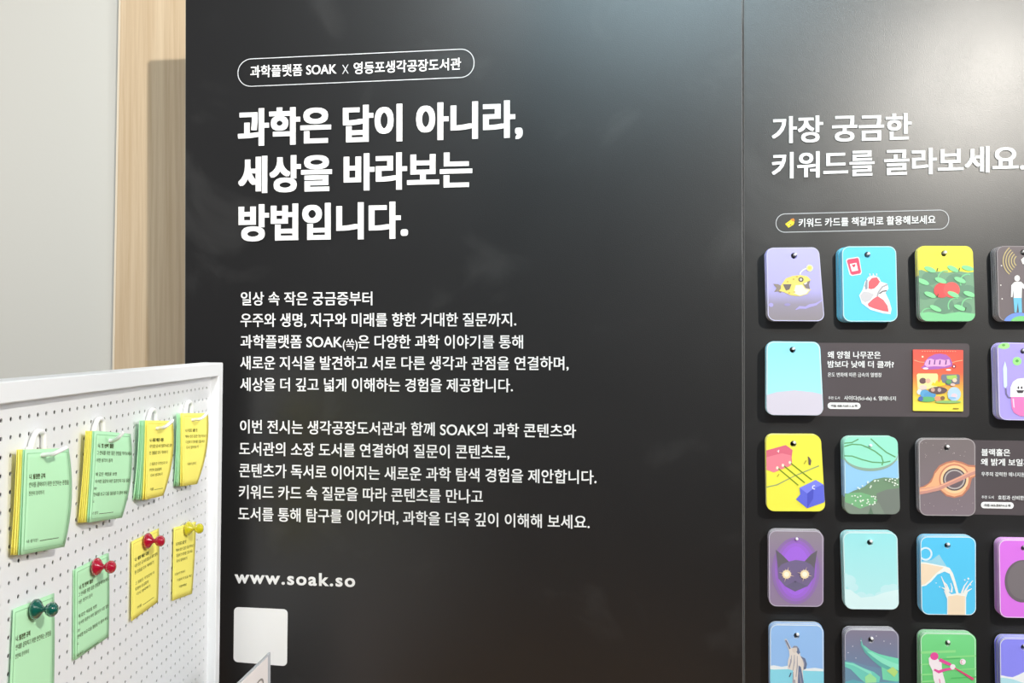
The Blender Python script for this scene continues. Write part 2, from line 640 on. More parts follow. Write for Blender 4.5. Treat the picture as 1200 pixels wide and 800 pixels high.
info_plate([(945, 401.4), (1136, 402.4), (1136, 488.6), (945, 487.2)])
info_plate([(1125, 515.4), (1290, 517.4), (1290, 605.5), (1125, 602.2)])
SMALL = -0.0013
for body, xl, yl, xr, yr, h, off in (
        ('왜 양철 나무꾼은', 969.8, 419.9, 1032, 420.2, 8.6, 0.03),
        ('밤보다 낮에 더 클까?', 969.8, 430.6, 1047.4, 431.0, 8.2, 0.03),
        ('온도 변화에 따른 금속의 열팽창', 970, 441.4, 1033.2, 441.8, 5.2, 0.012),
        ('추천 도서', 970.6, 467.8, 984, 468.0, 3.6, 0.01),
        ('사이다(Sci-da) 6. 열에너지', 989, 468.7, 1049.8, 469.4, 5.2, 0.018),
        ('블랙홀은', 1149.8, 533.9, 1183.8, 534.4, 8.4, 0.03),
        ('왜 밝게 보일까?', 1149.4, 545.2, 1211, 546.2, 8.4, 0.03),
        ('우주의 강력한 에너지원, 블랙홀', 1150, 557.8, 1218, 558.8, 5.2, 0.012),
        ('추천 도서', 1150.2, 584.0, 1164.4, 584.3, 3.6, 0.01),
        ('호킹과 신비한 블랙홀', 1169.4, 585.4, 1216, 586.2, 5.2, 0.018)):
    wall_text('info_text', body, xl, yl, xr, yr, h, P_RIGHT, M_WHITE_INK, 0.0, off * 0.8, y=SMALL, thick=0.0003)
for body, q in (('아동 408-사69ㅅ-6 책', [(969.9, 471.4), (1008.4, 471.7), (1008.4, 479.2), (969.9, 478.9)]),
                ('아동 443-호87ㅂ-5 책', [(1149.6, 587.8), (1188, 588.4), (1188, 596.0), (1149.6, 595.3)])):
    plate_on_wall('shelf_mark_pill', q, 3.7, 0.0, -0.0010, M_WHITE_INK, P_RIGHT)
    wall_text('shelf_mark_text', body, q[0][0] + 4, q[3][1] - 2.2, q[1][0] - 4, q[2][1] - 2.2, 3.1, P_RIGHT, mat('dark_print', srgb(70, 66, 66)), 0.0, 0.004, y=-0.0016, thick=0.0002)


# ------------------------------------------------------------------ flat printed pictures
class Picture:
    """printed shapes on the plane y = const, given in picture coordinates of an enlarged crop"""
    def __init__(self, ox, oy, s, y, clip=None):
        self.ox, self.oy, self.s, self.y = ox, oy, s, y
        self.g, self.mats, self.k = Geo(), [], 0
        self.clip = clip

    def P(self, x, y):
        return (self.ox + x / self.s, self.oy + y / self.s)

    def _mi(self, c):
        m = ink(*c)
        if m not in self.mats:
            self.mats.append(m)
        return self.mats.index(m)

    def poly(self, pts, c):
        self.k += 1
        pts = [self.P(*p) for p in pts]
        if self.clip:
            pts = clip_poly(pts, self.clip)
            if len(pts) < 3:
                return
        yy = self.y - 0.00006 * self.k
        self.g.add([W(px, py, yy) for px, py in pts], [tuple(range(len(pts)))], self._mi(c))

    def ell(self, cx, cy, rx, ry, c, n=28, a0=0, a1=360, rot=0):
        ca, sa = math.cos(math.radians(rot)), math.sin(math.radians(rot))
        pts = []
        m = n if a1 - a0 >= 360 else n + 1
        for i in range(m):
            a = math.radians(a0 + (a1 - a0) * i / n)
            x, y = rx * math.cos(a), ry * math.sin(a)
            pts.append((cx + x * ca - y * sa, cy + x * sa + y * ca))
        self.poly(pts, c)

    def ring(self, cx, cy, r, w, c, a0=0, a1=360, n=40):
        self.stroke([(cx + r * math.cos(math.radians(a0 + (a1 - a0) * i / n)), cy + r * math.sin(math.radians(a0 + (a1 - a0) * i / n))) for i in range(n + 1)], w, c)

    def stroke(self, pts, w, c):
        self.k += 1
        L, R = [], []
        for i, p in enumerate(pts):
            a, b = pts[max(i - 1, 0)], pts[min(i + 1, len(pts) - 1)]
            dx, dy = b[0] - a[0], b[1] - a[1]
            l = math.hypot(dx, dy) or 1
            ww = w[i] if isinstance(w, (list, tuple)) else w
            nx, ny = -dy / l * ww / 2, dx / l * ww / 2
            L.append((p[0] + nx, p[1] + ny))
            R.append((p[0] - nx, p[1] - ny))
        self.k -= 1
        yy = self.y - 0.00006 * (self.k + 1)
        mi = self._mi(c)
        self.k += 1
        for i in range(len(pts) - 1):
            q = [self.P(*z) for z in (L[i], L[i + 1], R[i + 1], R[i])]
            if self.clip:
                q = clip_poly(q, self.clip)
                if len(q) < 3:
                    continue
            self.g.add([W(px, py, yy) for px, py in q], [tuple(range(len(q)))], mi)

    def build(self, parent):
        return self.g.build('printed_picture', self.mats, parent, parent.location)


def clip_poly(pts, q):
    """Sutherland-Hodgman against the convex outline q (clockwise in image coordinates)"""
    out = pts
    n = len(q)
    for i in range(n):
        a, b = q[i], q[(i + 1) % n]
        inp, out = out, []
        if not inp:
            break
        side = lambda p: (b[0] - a[0]) * (p[1] - a[1]) - (b[1] - a[1]) * (p[0] - a[0])
        for j in range(len(inp)):
            p, r = inp[j - 1], inp[j]
            sp, sr = side(p), side(r)
            if sr >= 0:
                if sp < 0:
                    t = sp / (sp - sr)
                    out.append((p[0] + (r[0] - p[0]) * t, p[1] + (r[1] - p[1]) * t))
                out.append(r)
            elif sp >= 0:
                t = sp / (sp - sr)
                out.append((p[0] + (r[0] - p[0]) * t, p[1] + (r[1] - p[1]) * t))
    return out


# ------------------------------------------------------------------ the hanging cards
FRONT = -0.027          # face of the front card of every stack
CARD_T = 0.0013
NCARD = 14


def card_mesh(q, hole, hr, y, face, name='picture_card'):
    """one rounded card with a punched hole; q = corners of its face in pixels"""
    out = quad_outline(q, 8.5, 6)
    hc = [(hole[0] + hr * math.cos(2 * math.pi * i / 16), hole[1] + hr * math.sin(2 * math.pi * i / 16)) for i in range(16)]
    org = Vector((W(*bil(q, 0.5, 1), y).x, y, min(W(px, py, y).z for px, py in out)))
    bm = bmesh.new()
    es = []
    for loop in (out, hc):
        vv = [bm.verts.new(W(px, py, y) - org) for px, py in loop]
        es += [bm.edges.new((vv[i], vv[(i + 1) % len(vv)])) for i in range(len(vv))]
    bmesh.ops.triangle_fill(bm, edges=es, use_beauty=True, normal=(0, -1, 0))
    for f in bm.faces:
        f.normal_update()
        if f.normal.y > 0:
            f.normal_flip()
        f.material_index = 0
    ret = bmesh.ops.extrude_face_region(bm, geom=list(bm.faces))
    moved = [v for v in ret['geom'] if isinstance(v, bmesh.types.BMVert)]
    # the extruded copy becomes the back
    newf = [f for f in ret['geom'] if isinstance(f, bmesh.types.BMFace)]
    bmesh.ops.translate(bm, verts=moved, vec=(0, CARD_T, 0))
    for f in newf:
        f.normal_flip()
        f.material_index = 1
    for f in bm.faces:
        f.normal_update()
        if abs(f.normal.y) < 0.5:
            f.material_index = 1
    bmesh.ops.recalc_face_normals(bm, faces=bm.faces)
    me = bpy.data.meshes.new(name)
    bm.to_mesh(me)
    bm.free()
    me.materials.append(face)
    me.materials.append(M_PAPER_EDGE)
    ob = bpy.data.objects.new(name, me)
    COL.objects.link(ob)
    ob.location = org
    return ob


CARD_GREY = (126, 118, 120)
HOLE_R = 3.7


def stack(q, pegpx, face, label, back_label, group, draw=None, rear=(0.0, 0.0), rear_face=None, border=None):
    front = card_mesh(q, (pegpx[0] - 0.4, pegpx[1] + 0.5), HOLE_R, FRONT, face)
    tag(front, label, 'card')
    if draw:
        out = quad_outline(q, 8.5, 6)
        draw(front, out)
    src = front
    if rear_face is not None:
        me = front.data.copy()
        me.materials[0] = rear_face
    else:
        me = front.data
    for i in range(1, NCARD):
        c = front.copy()
        c.data = me
        COL.objects.link(c)
        c.name = 'picture_card'
        u = i / (NCARD - 1)
        px2m = 1.5 / 1000
        c.location = front.location + Vector(((rear[0] * u + random.uniform(-0.5, 0.5)) * px2m,
                                              (0.0222 / (NCARD - 1)) * i,
                                              (-rear[1] * u + random.uniform(-0.4, 0.4)) * px2m))
        c.rotation_euler = (0, random.uniform(-0.010, 0.010), 0)
        tag(c, back_label, 'card', group)
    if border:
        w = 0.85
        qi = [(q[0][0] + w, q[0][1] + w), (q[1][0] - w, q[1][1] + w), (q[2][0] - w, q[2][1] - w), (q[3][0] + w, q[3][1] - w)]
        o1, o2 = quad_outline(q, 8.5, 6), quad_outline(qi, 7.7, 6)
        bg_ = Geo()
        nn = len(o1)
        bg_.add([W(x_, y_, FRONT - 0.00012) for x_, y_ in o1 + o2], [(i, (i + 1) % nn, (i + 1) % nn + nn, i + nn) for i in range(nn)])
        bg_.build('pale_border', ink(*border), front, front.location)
    # the steel peg of the panel the stack hangs on
    a = W(pegpx[0] + 0.9, pegpx[1] - 1.0, FRONT - 0.003)
    p = Geo()
    r = 0.0023
    p.tube([(a.x, 0.0, a.z), (a.x, FRONT - 0.0035, a.z), (a.x, FRONT - 0.0045, a.z)], [r, r, r * 0.7], 12)
    o = p.build('peg', M_METAL, P_RIGHT, (a.x, 0, a.z), smooth=False)
    return front


H = 0.128


def draw_fish(f, clip):
    P = Picture(880, 230, 5, FRONT - 0.0002, clip)
    P.stroke([(262, 664), (285, 650), (320, 652), (345, 640), (380, 632), (420, 606)], [4, 16, 14, 18, 14, 4], (176, 166, 226))
    P.ell(118, 636, 14, 12, (176, 166, 226))
    P.ell(214, 634, 18, 8, (160, 150, 200))
    P.poly([(130, 512), (160, 514), (186, 530), (190, 552), (172, 566), (158, 556), (136, 560), (150, 538)], (150, 138, 128))
    P.poly([(176, 520), (205, 480), (245, 465), (290, 460), (330, 468), (352, 490), (322, 506), (310, 520), (322, 540), (352, 544), (330, 572), (290, 585), (235, 580), (190, 560), (165, 552), (176, 540)], (236, 216, 120))
    P.poly([(262, 520), (300, 518), (318, 542), (345, 548), (322, 572), (285, 582), (250, 566)], (247, 240, 214))
    P.poly([(305, 512), (348, 492), (340, 516), (346, 542), (318, 534)], (138, 126, 128))
    P.poly([(308, 512), (330, 502), (326, 512), (318, 516)], (250, 248, 240))
    P.poly([(188, 515), (238, 514), (226, 545), (205, 552)], (120, 110, 108))
    P.ell(293, 487, 15, 14, (96, 88, 90))
    P.ell(293, 487, 8, 8, (206, 200, 196))
    P.stroke([(286, 458), (292, 444), (304, 432), (328, 420)], 7, (240, 240, 236))
    P.ell(344, 420, 19, 19, (246, 246, 168))
    P.ell(344, 419, 10, 10, (226, 232, 96))
    for x, y in ((215, 500), (250, 485), (255, 560), (225, 565), (270, 470)):
        P.ell(x, y, 5, 4, (206, 176, 84))
    P.build(f)


def draw_heart(f, clip):
    P = Picture(880, 230, 5, FRONT - 0.0002, clip)
    P.poly([(556, 374), (566, 364), (628, 354), (636, 362), (650, 446), (642, 458), (590, 466), (578, 458)], (250, 226, 232))
    P.poly([(562, 378), (572, 369), (626, 360), (632, 368), (645, 442), (638, 452), (594, 460), (584, 452)], (234, 84, 112))
    P.poly([(580, 396), (618, 389), (628, 434), (592, 440)], (252, 246, 248))
    P.poly([(604, 418), (592, 406), (594, 398), (602, 400), (608, 396), (614, 402)], (228, 70, 96))
    P.poly([(634, 580), (655, 546), (668, 500), (690, 470), (720, 462), (750, 474), (762, 500), (800, 512), (806, 540), (788, 566), (810, 610), (824, 660), (818, 690), (770, 684), (700, 664), (650, 626)], (246, 246, 248))
    P.poly([(688, 540), (690, 500), (708, 478), (738, 474), (756, 500), (744, 520), (722, 540), (704, 544)], (240, 104, 112))
    P.poly([(666, 524), (676, 486), (684, 488), (684, 540), (672, 548)], (150, 160, 172))
    P.poly([(640, 580), (660, 556), (690, 560), (722, 574), (700, 610), (668, 622), (648, 606)], (206, 202, 206))
    P.poly([(684, 630), (716, 600), (742, 584), (776, 606), (800, 640), (808, 676), (776, 672), (720, 656), (690, 644)], (240, 110, 118))
    P.stroke([(800, 516), (770, 530), (748, 560), (740, 585)], 10, (176, 172, 178))
    P.stroke([(752, 570), (772, 556), (796, 552)], 8, (120, 112, 116))
    for x in (698, 718, 738):
        P.stroke([(x, 464), (x - 2, 452)], 7, (224, 226, 232))
    P.build(f)


def draw_tomato(f, clip):
    P = Picture(1040, 230, 5, FRONT - 0.0002, clip)
    P.poly([(140, 436), (200, 430), (240, 446), (300, 440), (360, 446), (420, 438), (470, 446), (530, 440), (530, 740), (140, 740)], (126, 164, 134))
    for cx, cy, r in ((250, 480, 50), (400, 500, 60), (220, 560, 56), (470, 560, 52), (330, 640, 60), (440, 660, 56)):
        P.ell(cx, cy, r, r * 0.8, (112, 148, 124))
    for cx, cy in ((470, 500), (400, 640), (240, 700), (480, 640), (340, 480)):
        P.ring(cx, cy, 44, 7, (134, 206, 150), 150, 290, 16)
    P.poly([(150, 690), (240, 676), (330, 690), (420, 676), (530, 690), (530, 740), (150, 740)], (134, 206, 150))
    P.ell(318, 550, 46, 44, (232, 92, 92))
    P.ell(376, 548, 48, 46, (238, 104, 100))
    for cx, cy, rt in ((250, 428, 22), (384, 424, 26), (470, 420, 14), (210, 500, 24), (312, 492, 20), (425, 490, 22), (250, 576, 22), (386, 574, 22), (282, 656, 24), (424, 652, 22), (480, 572, 18)):
        P.ell(cx, cy, 36, 14, (142, 226, 158), 18, rot=rt)
    for x, y in ((290, 428), (418, 428), (292, 580), (455, 660)):
        P.stroke([(x, y + 10), (x + 6, y - 10)], 5, (70, 92, 66))
    P.build(f)


def draw_signal(f, clip):
    P = Picture(1040, 230, 5, FRONT - 0.0002, clip)
    for r in (34, 50, 66, 82, 98):
        P.ring(776, 378, r, 6, (196, 178, 128), 128, 232, 16)
    P.poly([(782, 370), (800, 356), (812, 362), (812, 400), (792, 396)], (236, 232, 228))
    P.ell(770, 745, 90, 64, (120, 150, 226))
    P.ell(784, 752, 70, 52, (128, 204, 128))
    P.poly([(738, 592), (786, 592), (788, 680), (770, 680), (764, 620), (756, 680), (744, 680)], (116, 190, 226))
    P.poly([(724, 590), (726, 520), (744, 502), (782, 500), (812, 528), (812, 552), (788, 534), (786, 594), (740, 594), (736, 540), (732, 590)], (246, 246, 246))
    P.ell(760, 480, 16, 18, (242, 240, 236))
    for x, y in ((668, 406), (672, 600), (664, 520)):
        P.ell(x, y, 4, 4, (230, 226, 220))
    P.build(f)


def draw_plain_silver(f, clip):
    P = Picture(880, 390, 6.667, FRONT - 0.0002, clip)
    P.poly([(100, 492), (200, 462), (340, 448), (480, 462), (580, 484), (580, 660), (100, 660)], (214, 208, 222))
    P.build(f)


def draw_capsule(f, clip):
    P = Picture(1040, 390, 7.275, FRONT - 0.0002, clip)
    P.ell(985, 104, 58, 32, (168, 226, 146), rot=8)
    P.ell(990, 104, 14, 10, (110, 180, 90))
    P.ell(1105, 241, 38, 36, (160, 226, 140))
    P.ell(1105, 238, 14, 12, (96, 170, 84))
    P.poly([(985, 300), (1002, 240), (1018, 300), (1020, 450), (1008, 470), (992, 460)], (214, 232, 250))
    P.stroke([(1008, 470), (1012, 520), (1030, 550), (1056, 552)], 14, (120, 112, 150))
    P.poly([(1046, 545), (1050, 460), (1070, 415), (1110, 390), (1164, 385), (1230, 400), (1260, 450), (1262, 545)], (248, 247, 250))
    P.poly([(1052, 545), (1262, 545), (1262, 660), (1240, 700), (1190, 712), (1130, 708), (1080, 680), (1060, 640)], (240, 128, 190))
    P.poly([(1066, 560), (1078, 560), (1084, 640), (1074, 630)], (250, 214, 232))
    P.ell(1116, 466, 7, 12, (60, 56, 62))
    P.ell(1144, 466, 7, 12, (60, 56, 62))
    P.poly([(1098, 488), (1166, 488), (1152, 512), (1112, 512)], (72, 66, 72))
    P.build(f)


def draw_magnets(f, clip):
    P = Picture(880, 500, 6.667, FRONT - 0.0002, clip)
    P.poly([(110, 186), (272, 142), (325, 180), (318, 240), (322, 290), (300, 308), (178, 356), (110, 330)], (226, 112, 134))
    P.poly([(110, 240), (240, 206), (312, 222), (318, 296), (178, 356), (110, 330)], (240, 136, 152))
    P.stroke([(118, 471), (206, 452), (330, 388), (420, 350), (532, 304)], [7, 9, 6, 8, 9], (150, 164, 120))
    for a, b in (((208, 320), (370, 456)), ((250, 298), (420, 436)), ((304, 278), (476, 414))):
        P.stroke([a, b], 9, (122, 150, 40))
    for x, y in ((206, 320), (250, 300), (304, 278)):
        P.ell(x, y, 10, 12, (244, 236, 214))
    P.poly([(380, 476), (506, 414), (566, 450), (590, 560), (570, 590), (440, 636), (352, 566), (386, 526)], (104, 112, 226))
    P.poly([(380, 476), (506, 414), (566, 450), (490, 480), (440, 520)], (132, 138, 242))
    P.poly([(440, 520), (490, 480), (486, 560), (440, 634)], (86, 92, 204))
    P.ring(494, 472, 13, 7, (246, 246, 250), 60, 300, 16)
    P.stroke([(206, 186), (216, 200), (218, 180)], 7, (250, 240, 244))
    P.poly([(444, 228), (458, 240), (472, 262), (466, 300), (452, 296), (450, 262)], (112, 96, 92))
    P.stroke([(415, 290), (432, 262)], 8, (180, 170, 60))
    P.stroke([(205, 390), (220, 368)], 8, (190, 178, 60))
    P.build(f)


def draw_cells(f, clip):
    P = Picture(880, 500, 6.667, FRONT - 0.0002, clip)
    n = 24
    arc = [(935 + 212 * math.cos(math.radians(180 - 180 * i / n)), 222 + 124 * math.sin(math.radians(180 - 180 * i / n))) for i in range(n + 1)]
    P.poly([(700, 60), (1170, 60)] + arc[::-1], (150, 176, 160))
    arc2 = [(935 + 212 * math.cos(math.radians(180 - 180 * i / n)), 208 + 116 * math.sin(math.radians(180 - 180 * i / n))) for i in range(n + 1)]
    P.poly([(700, 60), (1170, 60)] + arc2[::-1], (158, 232, 208))
    G = (104, 168, 108)
    P.stroke([(720, 156), (790, 136), (860, 140), (900, 156), (968, 190), (1020, 230), (1032, 270), (1024, 300)], 10, G)
    P.stroke([(724, 226), (790, 228), (870, 256), (950, 276), (1030, 280), (1090, 268)], 9, G)
    P.stroke([(936, 92), (1000, 150), (1060, 200), (1130, 236)], 9, G)
    P.stroke([(728, 128), (790, 122), (840, 96)], 9, G)
    P.poly([(690, 520), (760, 520), (800, 500), (880, 470), (960, 410), (1040, 395), (1180, 404), (1180, 690), (690, 690)], (122, 152, 122))
    P.poly([(980, 520), (1060, 490), (1180, 474), (1180, 690), (1000, 690)], (124, 132, 124))
    P.poly([(690, 540), (780, 516), (860, 512), (940, 536), (990, 570), (960, 604), (860, 640), (780, 610), (690, 600)], (126, 184, 134))
    P.poly([(690, 570), (770, 600), (850, 640), (930, 610), (1000, 590), (1050, 690), (690, 690)], (132, 146, 132))
    P.poly([(915, 690), (935, 620), (960, 690)], (104, 128, 108))
    for i in range(44):
        if i < 22:
            x, y = random.uniform(760, 980), 0
            y = 575 + random.uniform(-40, 40) - abs(x - 870) * 0.05
        else:
            x = random.uniform(830, 1150)
            y = 455 + random.uniform(-40, 30) - (x - 1000) * 0.13
        P.ell(x, y, 7, 6, (236, 244, 232), 8)
    P.build(f)


def draw_black_hole(f, clip):
    P = Picture(1040, 500, 7.275, FRONT - 0.0002, clip)
    cx, cy = 572, 448
    P.poly([(250, 520), (300, 508), (350, 480), (384, 430), (400, 380), (440, 330), (500, 300), (570, 284), (640, 300), (690, 324), (760, 328), (760, 420), (720, 440), (700, 520), (640, 590), (570, 606), (500, 590), (450, 540), (350, 560), (250, 572)], (196, 128, 104))
    P.poly([(250, 528), (320, 512), (376, 470), (404, 400), (450, 342), (510, 312), (570, 300), (630, 314), (690, 340), (760, 346), (760, 410), (706, 430), (690, 510), (634, 576), (570, 594), (506, 576), (458, 536), (350, 548), (250, 556)], (244, 180, 136))
    P.ring(cx, cy, 126, 12, (206, 134, 108), 150, 400)
    P.ell(cx, cy, 118, 118, (250, 206, 160))
    P.ell(cx, cy, 100, 96, (96, 84, 84))
    P.ell(cx, cy, 88, 84, (188, 178, 176))
    P.ell(cx, cy, 76, 72, (114, 100, 106))
    P.stroke([(250, 556), (330, 544), (430, 524), (520, 484), (620, 440), (700, 400), (770, 372)], [50, 46, 40, 40, 40, 42, 48], (206, 148, 136))
    P.stroke([(250, 544), (330, 536), (430, 512), (520, 474), (620, 428), (700, 386), (770, 356)], [16, 18, 14, 8, 8, 14, 20], (238, 178, 146))
    for i in range(26):
        x, y = random.uniform(290, 740), random.choice((random.uniform(130, 270), random.uniform(620, 740)))
        P.ell(x, y, 3, 3, (196, 182, 182), 8)
    P.build(f)


def draw_cat(f, clip):
    P = Picture(880, 610, 6.667, FRONT - 0.0002, clip)
    for rx, ry, c in ((186, 262, (150, 118, 178)), (164, 240, (158, 112, 200)), (140, 216, (166, 110, 220)), (110, 190, (172, 112, 232))):
        P.ell(350, 390, rx, ry, c)
    P.poly([(195, 226), (240, 262), (296, 318), (350, 306), (420, 316), (470, 262), (518, 232), (502, 340), (494, 440), (444, 510), (345, 552), (268, 512), (214, 450), (206, 350)], (122, 108, 146))
    P.poly([(195, 226), (240, 262), (296, 318), (240, 340), (214, 370)], (108, 102, 112))
    P.poly([(420, 316), (470, 262), (518, 232), (502, 340), (496, 372), (468, 340)], (108, 102, 112))
    P.poly([(268, 512), (345, 470), (444, 510), (345, 552)], (112, 104, 134))
    for cx in (279, 420):
        for i in range(12):
            a = math.radians(15 + i * 30)
            b = math.radians(15 + i * 30 + 90)
            r = 62 if i % 3 == 0 else 46
            P.poly([(cx + 7 * math.cos(b), 418 + 7 * math.sin(b)), (cx + r * math.cos(a), 418 + r * math.sin(a)), (cx - 7 * math.cos(b), 418 - 7 * math.sin(b))], (236, 206, 176))
        P.ell(cx, 418, 34, 34, (248, 226, 186))
        P.ell(cx, 418, 20, 20, (255, 248, 226))
    P.poly([(336, 470), (358, 470), (347, 484)], (96, 86, 112))
    P.build(f)


def draw_clouds(f, clip):
    P = Picture(880, 610, 6.667, FRONT - 0.0002, clip)
    W1, W2 = (200, 240, 244), (220, 246, 248)
    for cx, cy, r, c in ((760, 470, 60, W1), (730, 430, 30, W1), (800, 520, 40, W1), (1060, 540, 50, W1), (1110, 530, 48, W1), (1010, 590, 44, W1),
                         (930, 600, 40, W1), (860, 590, 44, W1)):
        P.ell(cx, cy, r, r * 0.8, c)
    P.poly([(690, 520), (780, 540), (860, 600), (960, 590), (1040, 560), (1180, 530), (1180, 700), (690, 700)], W2)
    P.build(f)


def draw_milk(f, clip):
    P = Picture(1040, 610, 6.667, FRONT - 0.0002, clip)
    Wt, Cr = (244, 244, 240), (244, 222, 194)
    P.ring(298, 258, 46, 14, (222, 240, 250))
    P.poly([(240, 322), (345, 306), (404, 262), (420, 290), (462, 356), (440, 372), (240, 352)], (160, 214, 234))
    P.poly([(240, 322), (300, 326), (380, 342), (450, 356), (486, 368), (512, 410), (534, 480), (556, 566), (536, 566), (512, 480), (486, 414), (446, 396), (390, 420), (340, 476), (300, 506), (240, 520)], Wt)
    P.poly([(240, 332), (300, 336), (380, 352), (440, 364), (380, 410), (330, 464), (290, 496), (240, 508)], Cr)
    P.poly([(440, 544), (470, 552), (500, 574), (540, 566), (580, 566), (612, 552), (630, 548), (614, 600), (614, 760), (466, 760), (466, 610)], Wt)
    P.poly([(474, 590), (540, 580), (606, 590), (606, 760), (474, 760)], Cr)
    for pts in (((470, 560), (440, 480), (420, 434)), ((482, 556), (462, 500), (430, 466)), ((500, 560), (505, 520), (494, 486)), ((580, 566), (600, 510), (630, 470)), ((600, 560), (630, 510), (668, 466)), ((610, 560), (640, 540), (660, 530)), ((470, 566), (446, 530), (424, 520))):
        P.stroke(list(pts), [16, 10, 5], Wt)
    for x, y, r in ((632, 452, 8), (604, 462, 6), (408, 516, 5), (380, 486, 4), (650, 500, 5)):
        P.ell(x, y, r, r, Wt, 10)
    P.build(f)


def draw_planet(f, clip):
    P = Picture(1040, 610, 6.667, FRONT - 0.0002, clip)
    P.ell(1058, 472, 142, 166, (112, 102, 110), 40)
    P.ell(1064, 466, 128, 150, (124, 116, 120), 40)
    P.build(f)


def draw_statue(f, clip):
    P = Picture(880, 715, 6.667, FRONT - 0.0002, clip)
    P.poly([(120, 452), (240, 456), (300, 446), (420, 452), (580, 458), (580, 760), (120, 760)], (146, 222, 242))
    P.poly([(120, 436), (180, 428), (240, 440), (300, 430), (440, 454), (500, 448), (580, 460), (580, 476), (440, 472), (300, 458), (180, 462), (120, 456)], (240, 246, 250))
    St, Sh = (236, 226, 218), (112, 124, 156)
    P.poly([(262, 226), (278, 222), (316, 296), (344, 286), (372, 292), (384, 330), (384, 352), (420, 376), (436, 420), (428, 456), (404, 470), (412, 560), (418, 760), (306, 760), (322, 600), (330, 470), (286, 456), (290, 392), (302, 352), (298, 316)], St)
    P.poly([(344, 290), (372, 292), (384, 330), (372, 344), (352, 322)], Sh)
    P.poly([(386, 356), (424, 376), (438, 420), (430, 456), (410, 464), (414, 400)], Sh)
    P.poly([(372, 430), (390, 440), (412, 560), (418, 760), (388, 760), (366, 560)], Sh)
    P.ell(342, 306, 20, 26, (226, 214, 206), 18)
    P.poly([(322, 292), (336, 276), (360, 278), (372, 296), (352, 290), (336, 292)], (150, 150, 168))
    for x0, y0, x1, y1 in ((318, 350, 300, 450), (340, 346, 328, 470), (362, 356, 352, 520), (330, 480, 322, 640), (380, 480, 392, 640), (310, 380, 296, 440), (404, 380, 416, 440)):
        P.stroke([(x0, y0), ((x0 + x1) / 2 + 5, (y0 + y1) / 2), (x1, y1)], [4, 8, 5], (172, 168, 182))
    P.stroke([(272, 232), (296, 278), (306, 300)], 10, Sh)
    P.stroke([(300, 520), (314, 486)], 8, (80, 92, 120))
    P.stroke([(352, 760), (350, 640), (340, 540)], 10, (170, 166, 180))
    P.build(f)


def draw_aurora(f, clip):
    P = Picture(880, 715, 6.667, FRONT - 0.0002, clip)
    P.poly([(700, 380), (800, 400), (900, 430), (1000, 450), (1180, 420), (1180, 800), (700, 800)], (116, 150, 176))
    P.poly([(860, 210), (872, 260), (900, 300), (950, 330), (1040, 360), (1180, 380), (1180, 520), (1080, 480), (1010, 440), (950, 390), (890, 330), (858, 270)], (104, 186, 176))
    P.poly([(880, 270), (930, 310), (1000, 340), (1080, 360), (1180, 380), (1180, 480), (1100, 450), (1020, 410), (950, 360), (900, 310)], (126, 226, 190))
    P.poly([(735, 400), (800, 410), (880, 450), (960, 480), (1010, 520), (1000, 580), (940, 600), (860, 540), (780, 460), (735, 440)], (120, 212, 196))
    P.poly([(1020, 440), (1060, 460), (1180, 500), (1180, 560), (1090, 550), (1030, 540)], (126, 220, 180))
    P.poly([(905, 322), (960, 366), (1030, 414), (1110, 452), (1180, 474), (1180, 430), (1100, 404), (1020, 366), (950, 330)], (150, 236, 206))
    P.poly([(862, 230), (880, 280), (930, 318), (900, 316), (866, 270)], (132, 206, 196))
    P.poly([(735, 414), (800, 430), (880, 472), (950, 510), (940, 480), (870, 446), (800, 416), (735, 406)], (146, 230, 210))
    P.poly([(890, 520), (930, 490), (980, 530), (980, 600), (900, 610)], (166, 232, 166))
    P.poly([(700, 566), (800, 540), (900, 566), (1180, 552), (1180, 800), (700, 800)], (104, 176, 190))
    P.poly([(1060, 470), (1110, 440), (1150, 480), (1120, 520)], (190, 226, 130))
    for x, y in ((795, 280), (860, 236), (1040, 240), (760, 330), (1090, 260), (980, 200), (820, 372)):
        P.ell(x, y, 4, 4, (224, 222, 232), 8)
    P.build(f)


def draw_batter(f, clip):
    P = Picture(1040, 715, 7.5, FRONT - 0.0002, clip)
    Lt, Dk = (150, 226, 146), (92, 196, 112)
    for y, h, x0, x1, c in ((360, 22, 280, 600, Lt), (404, 14, 520, 780, Lt), (428, 9, 400, 640, Dk), (470, 12, 290, 520, Lt), (520, 10, 500, 790, Lt), (560, 14, 280, 500, Lt), (590, 10, 560, 800, Dk), (620, 14, 290, 480, Lt)):
        P.poly([(x0, y), (x1, y - 12), (x1, y + h - 12), (x0, y + h)], c)
    Wt, Pk = (250, 238, 244), (236, 84, 162)
    P.poly([(362, 420), (384, 396), (440, 420), (476, 460), (480, 530), (500, 600), (540, 760), (470, 760), (430, 680), (404, 600), (396, 530), (366, 470)], Wt)
    P.ell(412, 402, 36, 34, Pk)
    P.stroke([(458, 432), (520, 462), (560, 478)], [30, 28, 22], Pk)
    P.stroke([(410, 520), (450, 540), (510, 520), (568, 510)], [16, 26, 24, 20], Pk)
    P.ell(574, 496, 24, 24, Wt)
    P.stroke([(590, 506), (660, 546), (756, 606)], [10, 16, 24], (226, 82, 128))
    P.stroke([(456, 600), (470, 680), (466, 760)], 6, Pk)
    P.ell(662, 452, 26, 26, Wt)
    P.ring(662, 452, 16, 5, (226, 110, 130), 100, 260, 10)
    P.build(f)


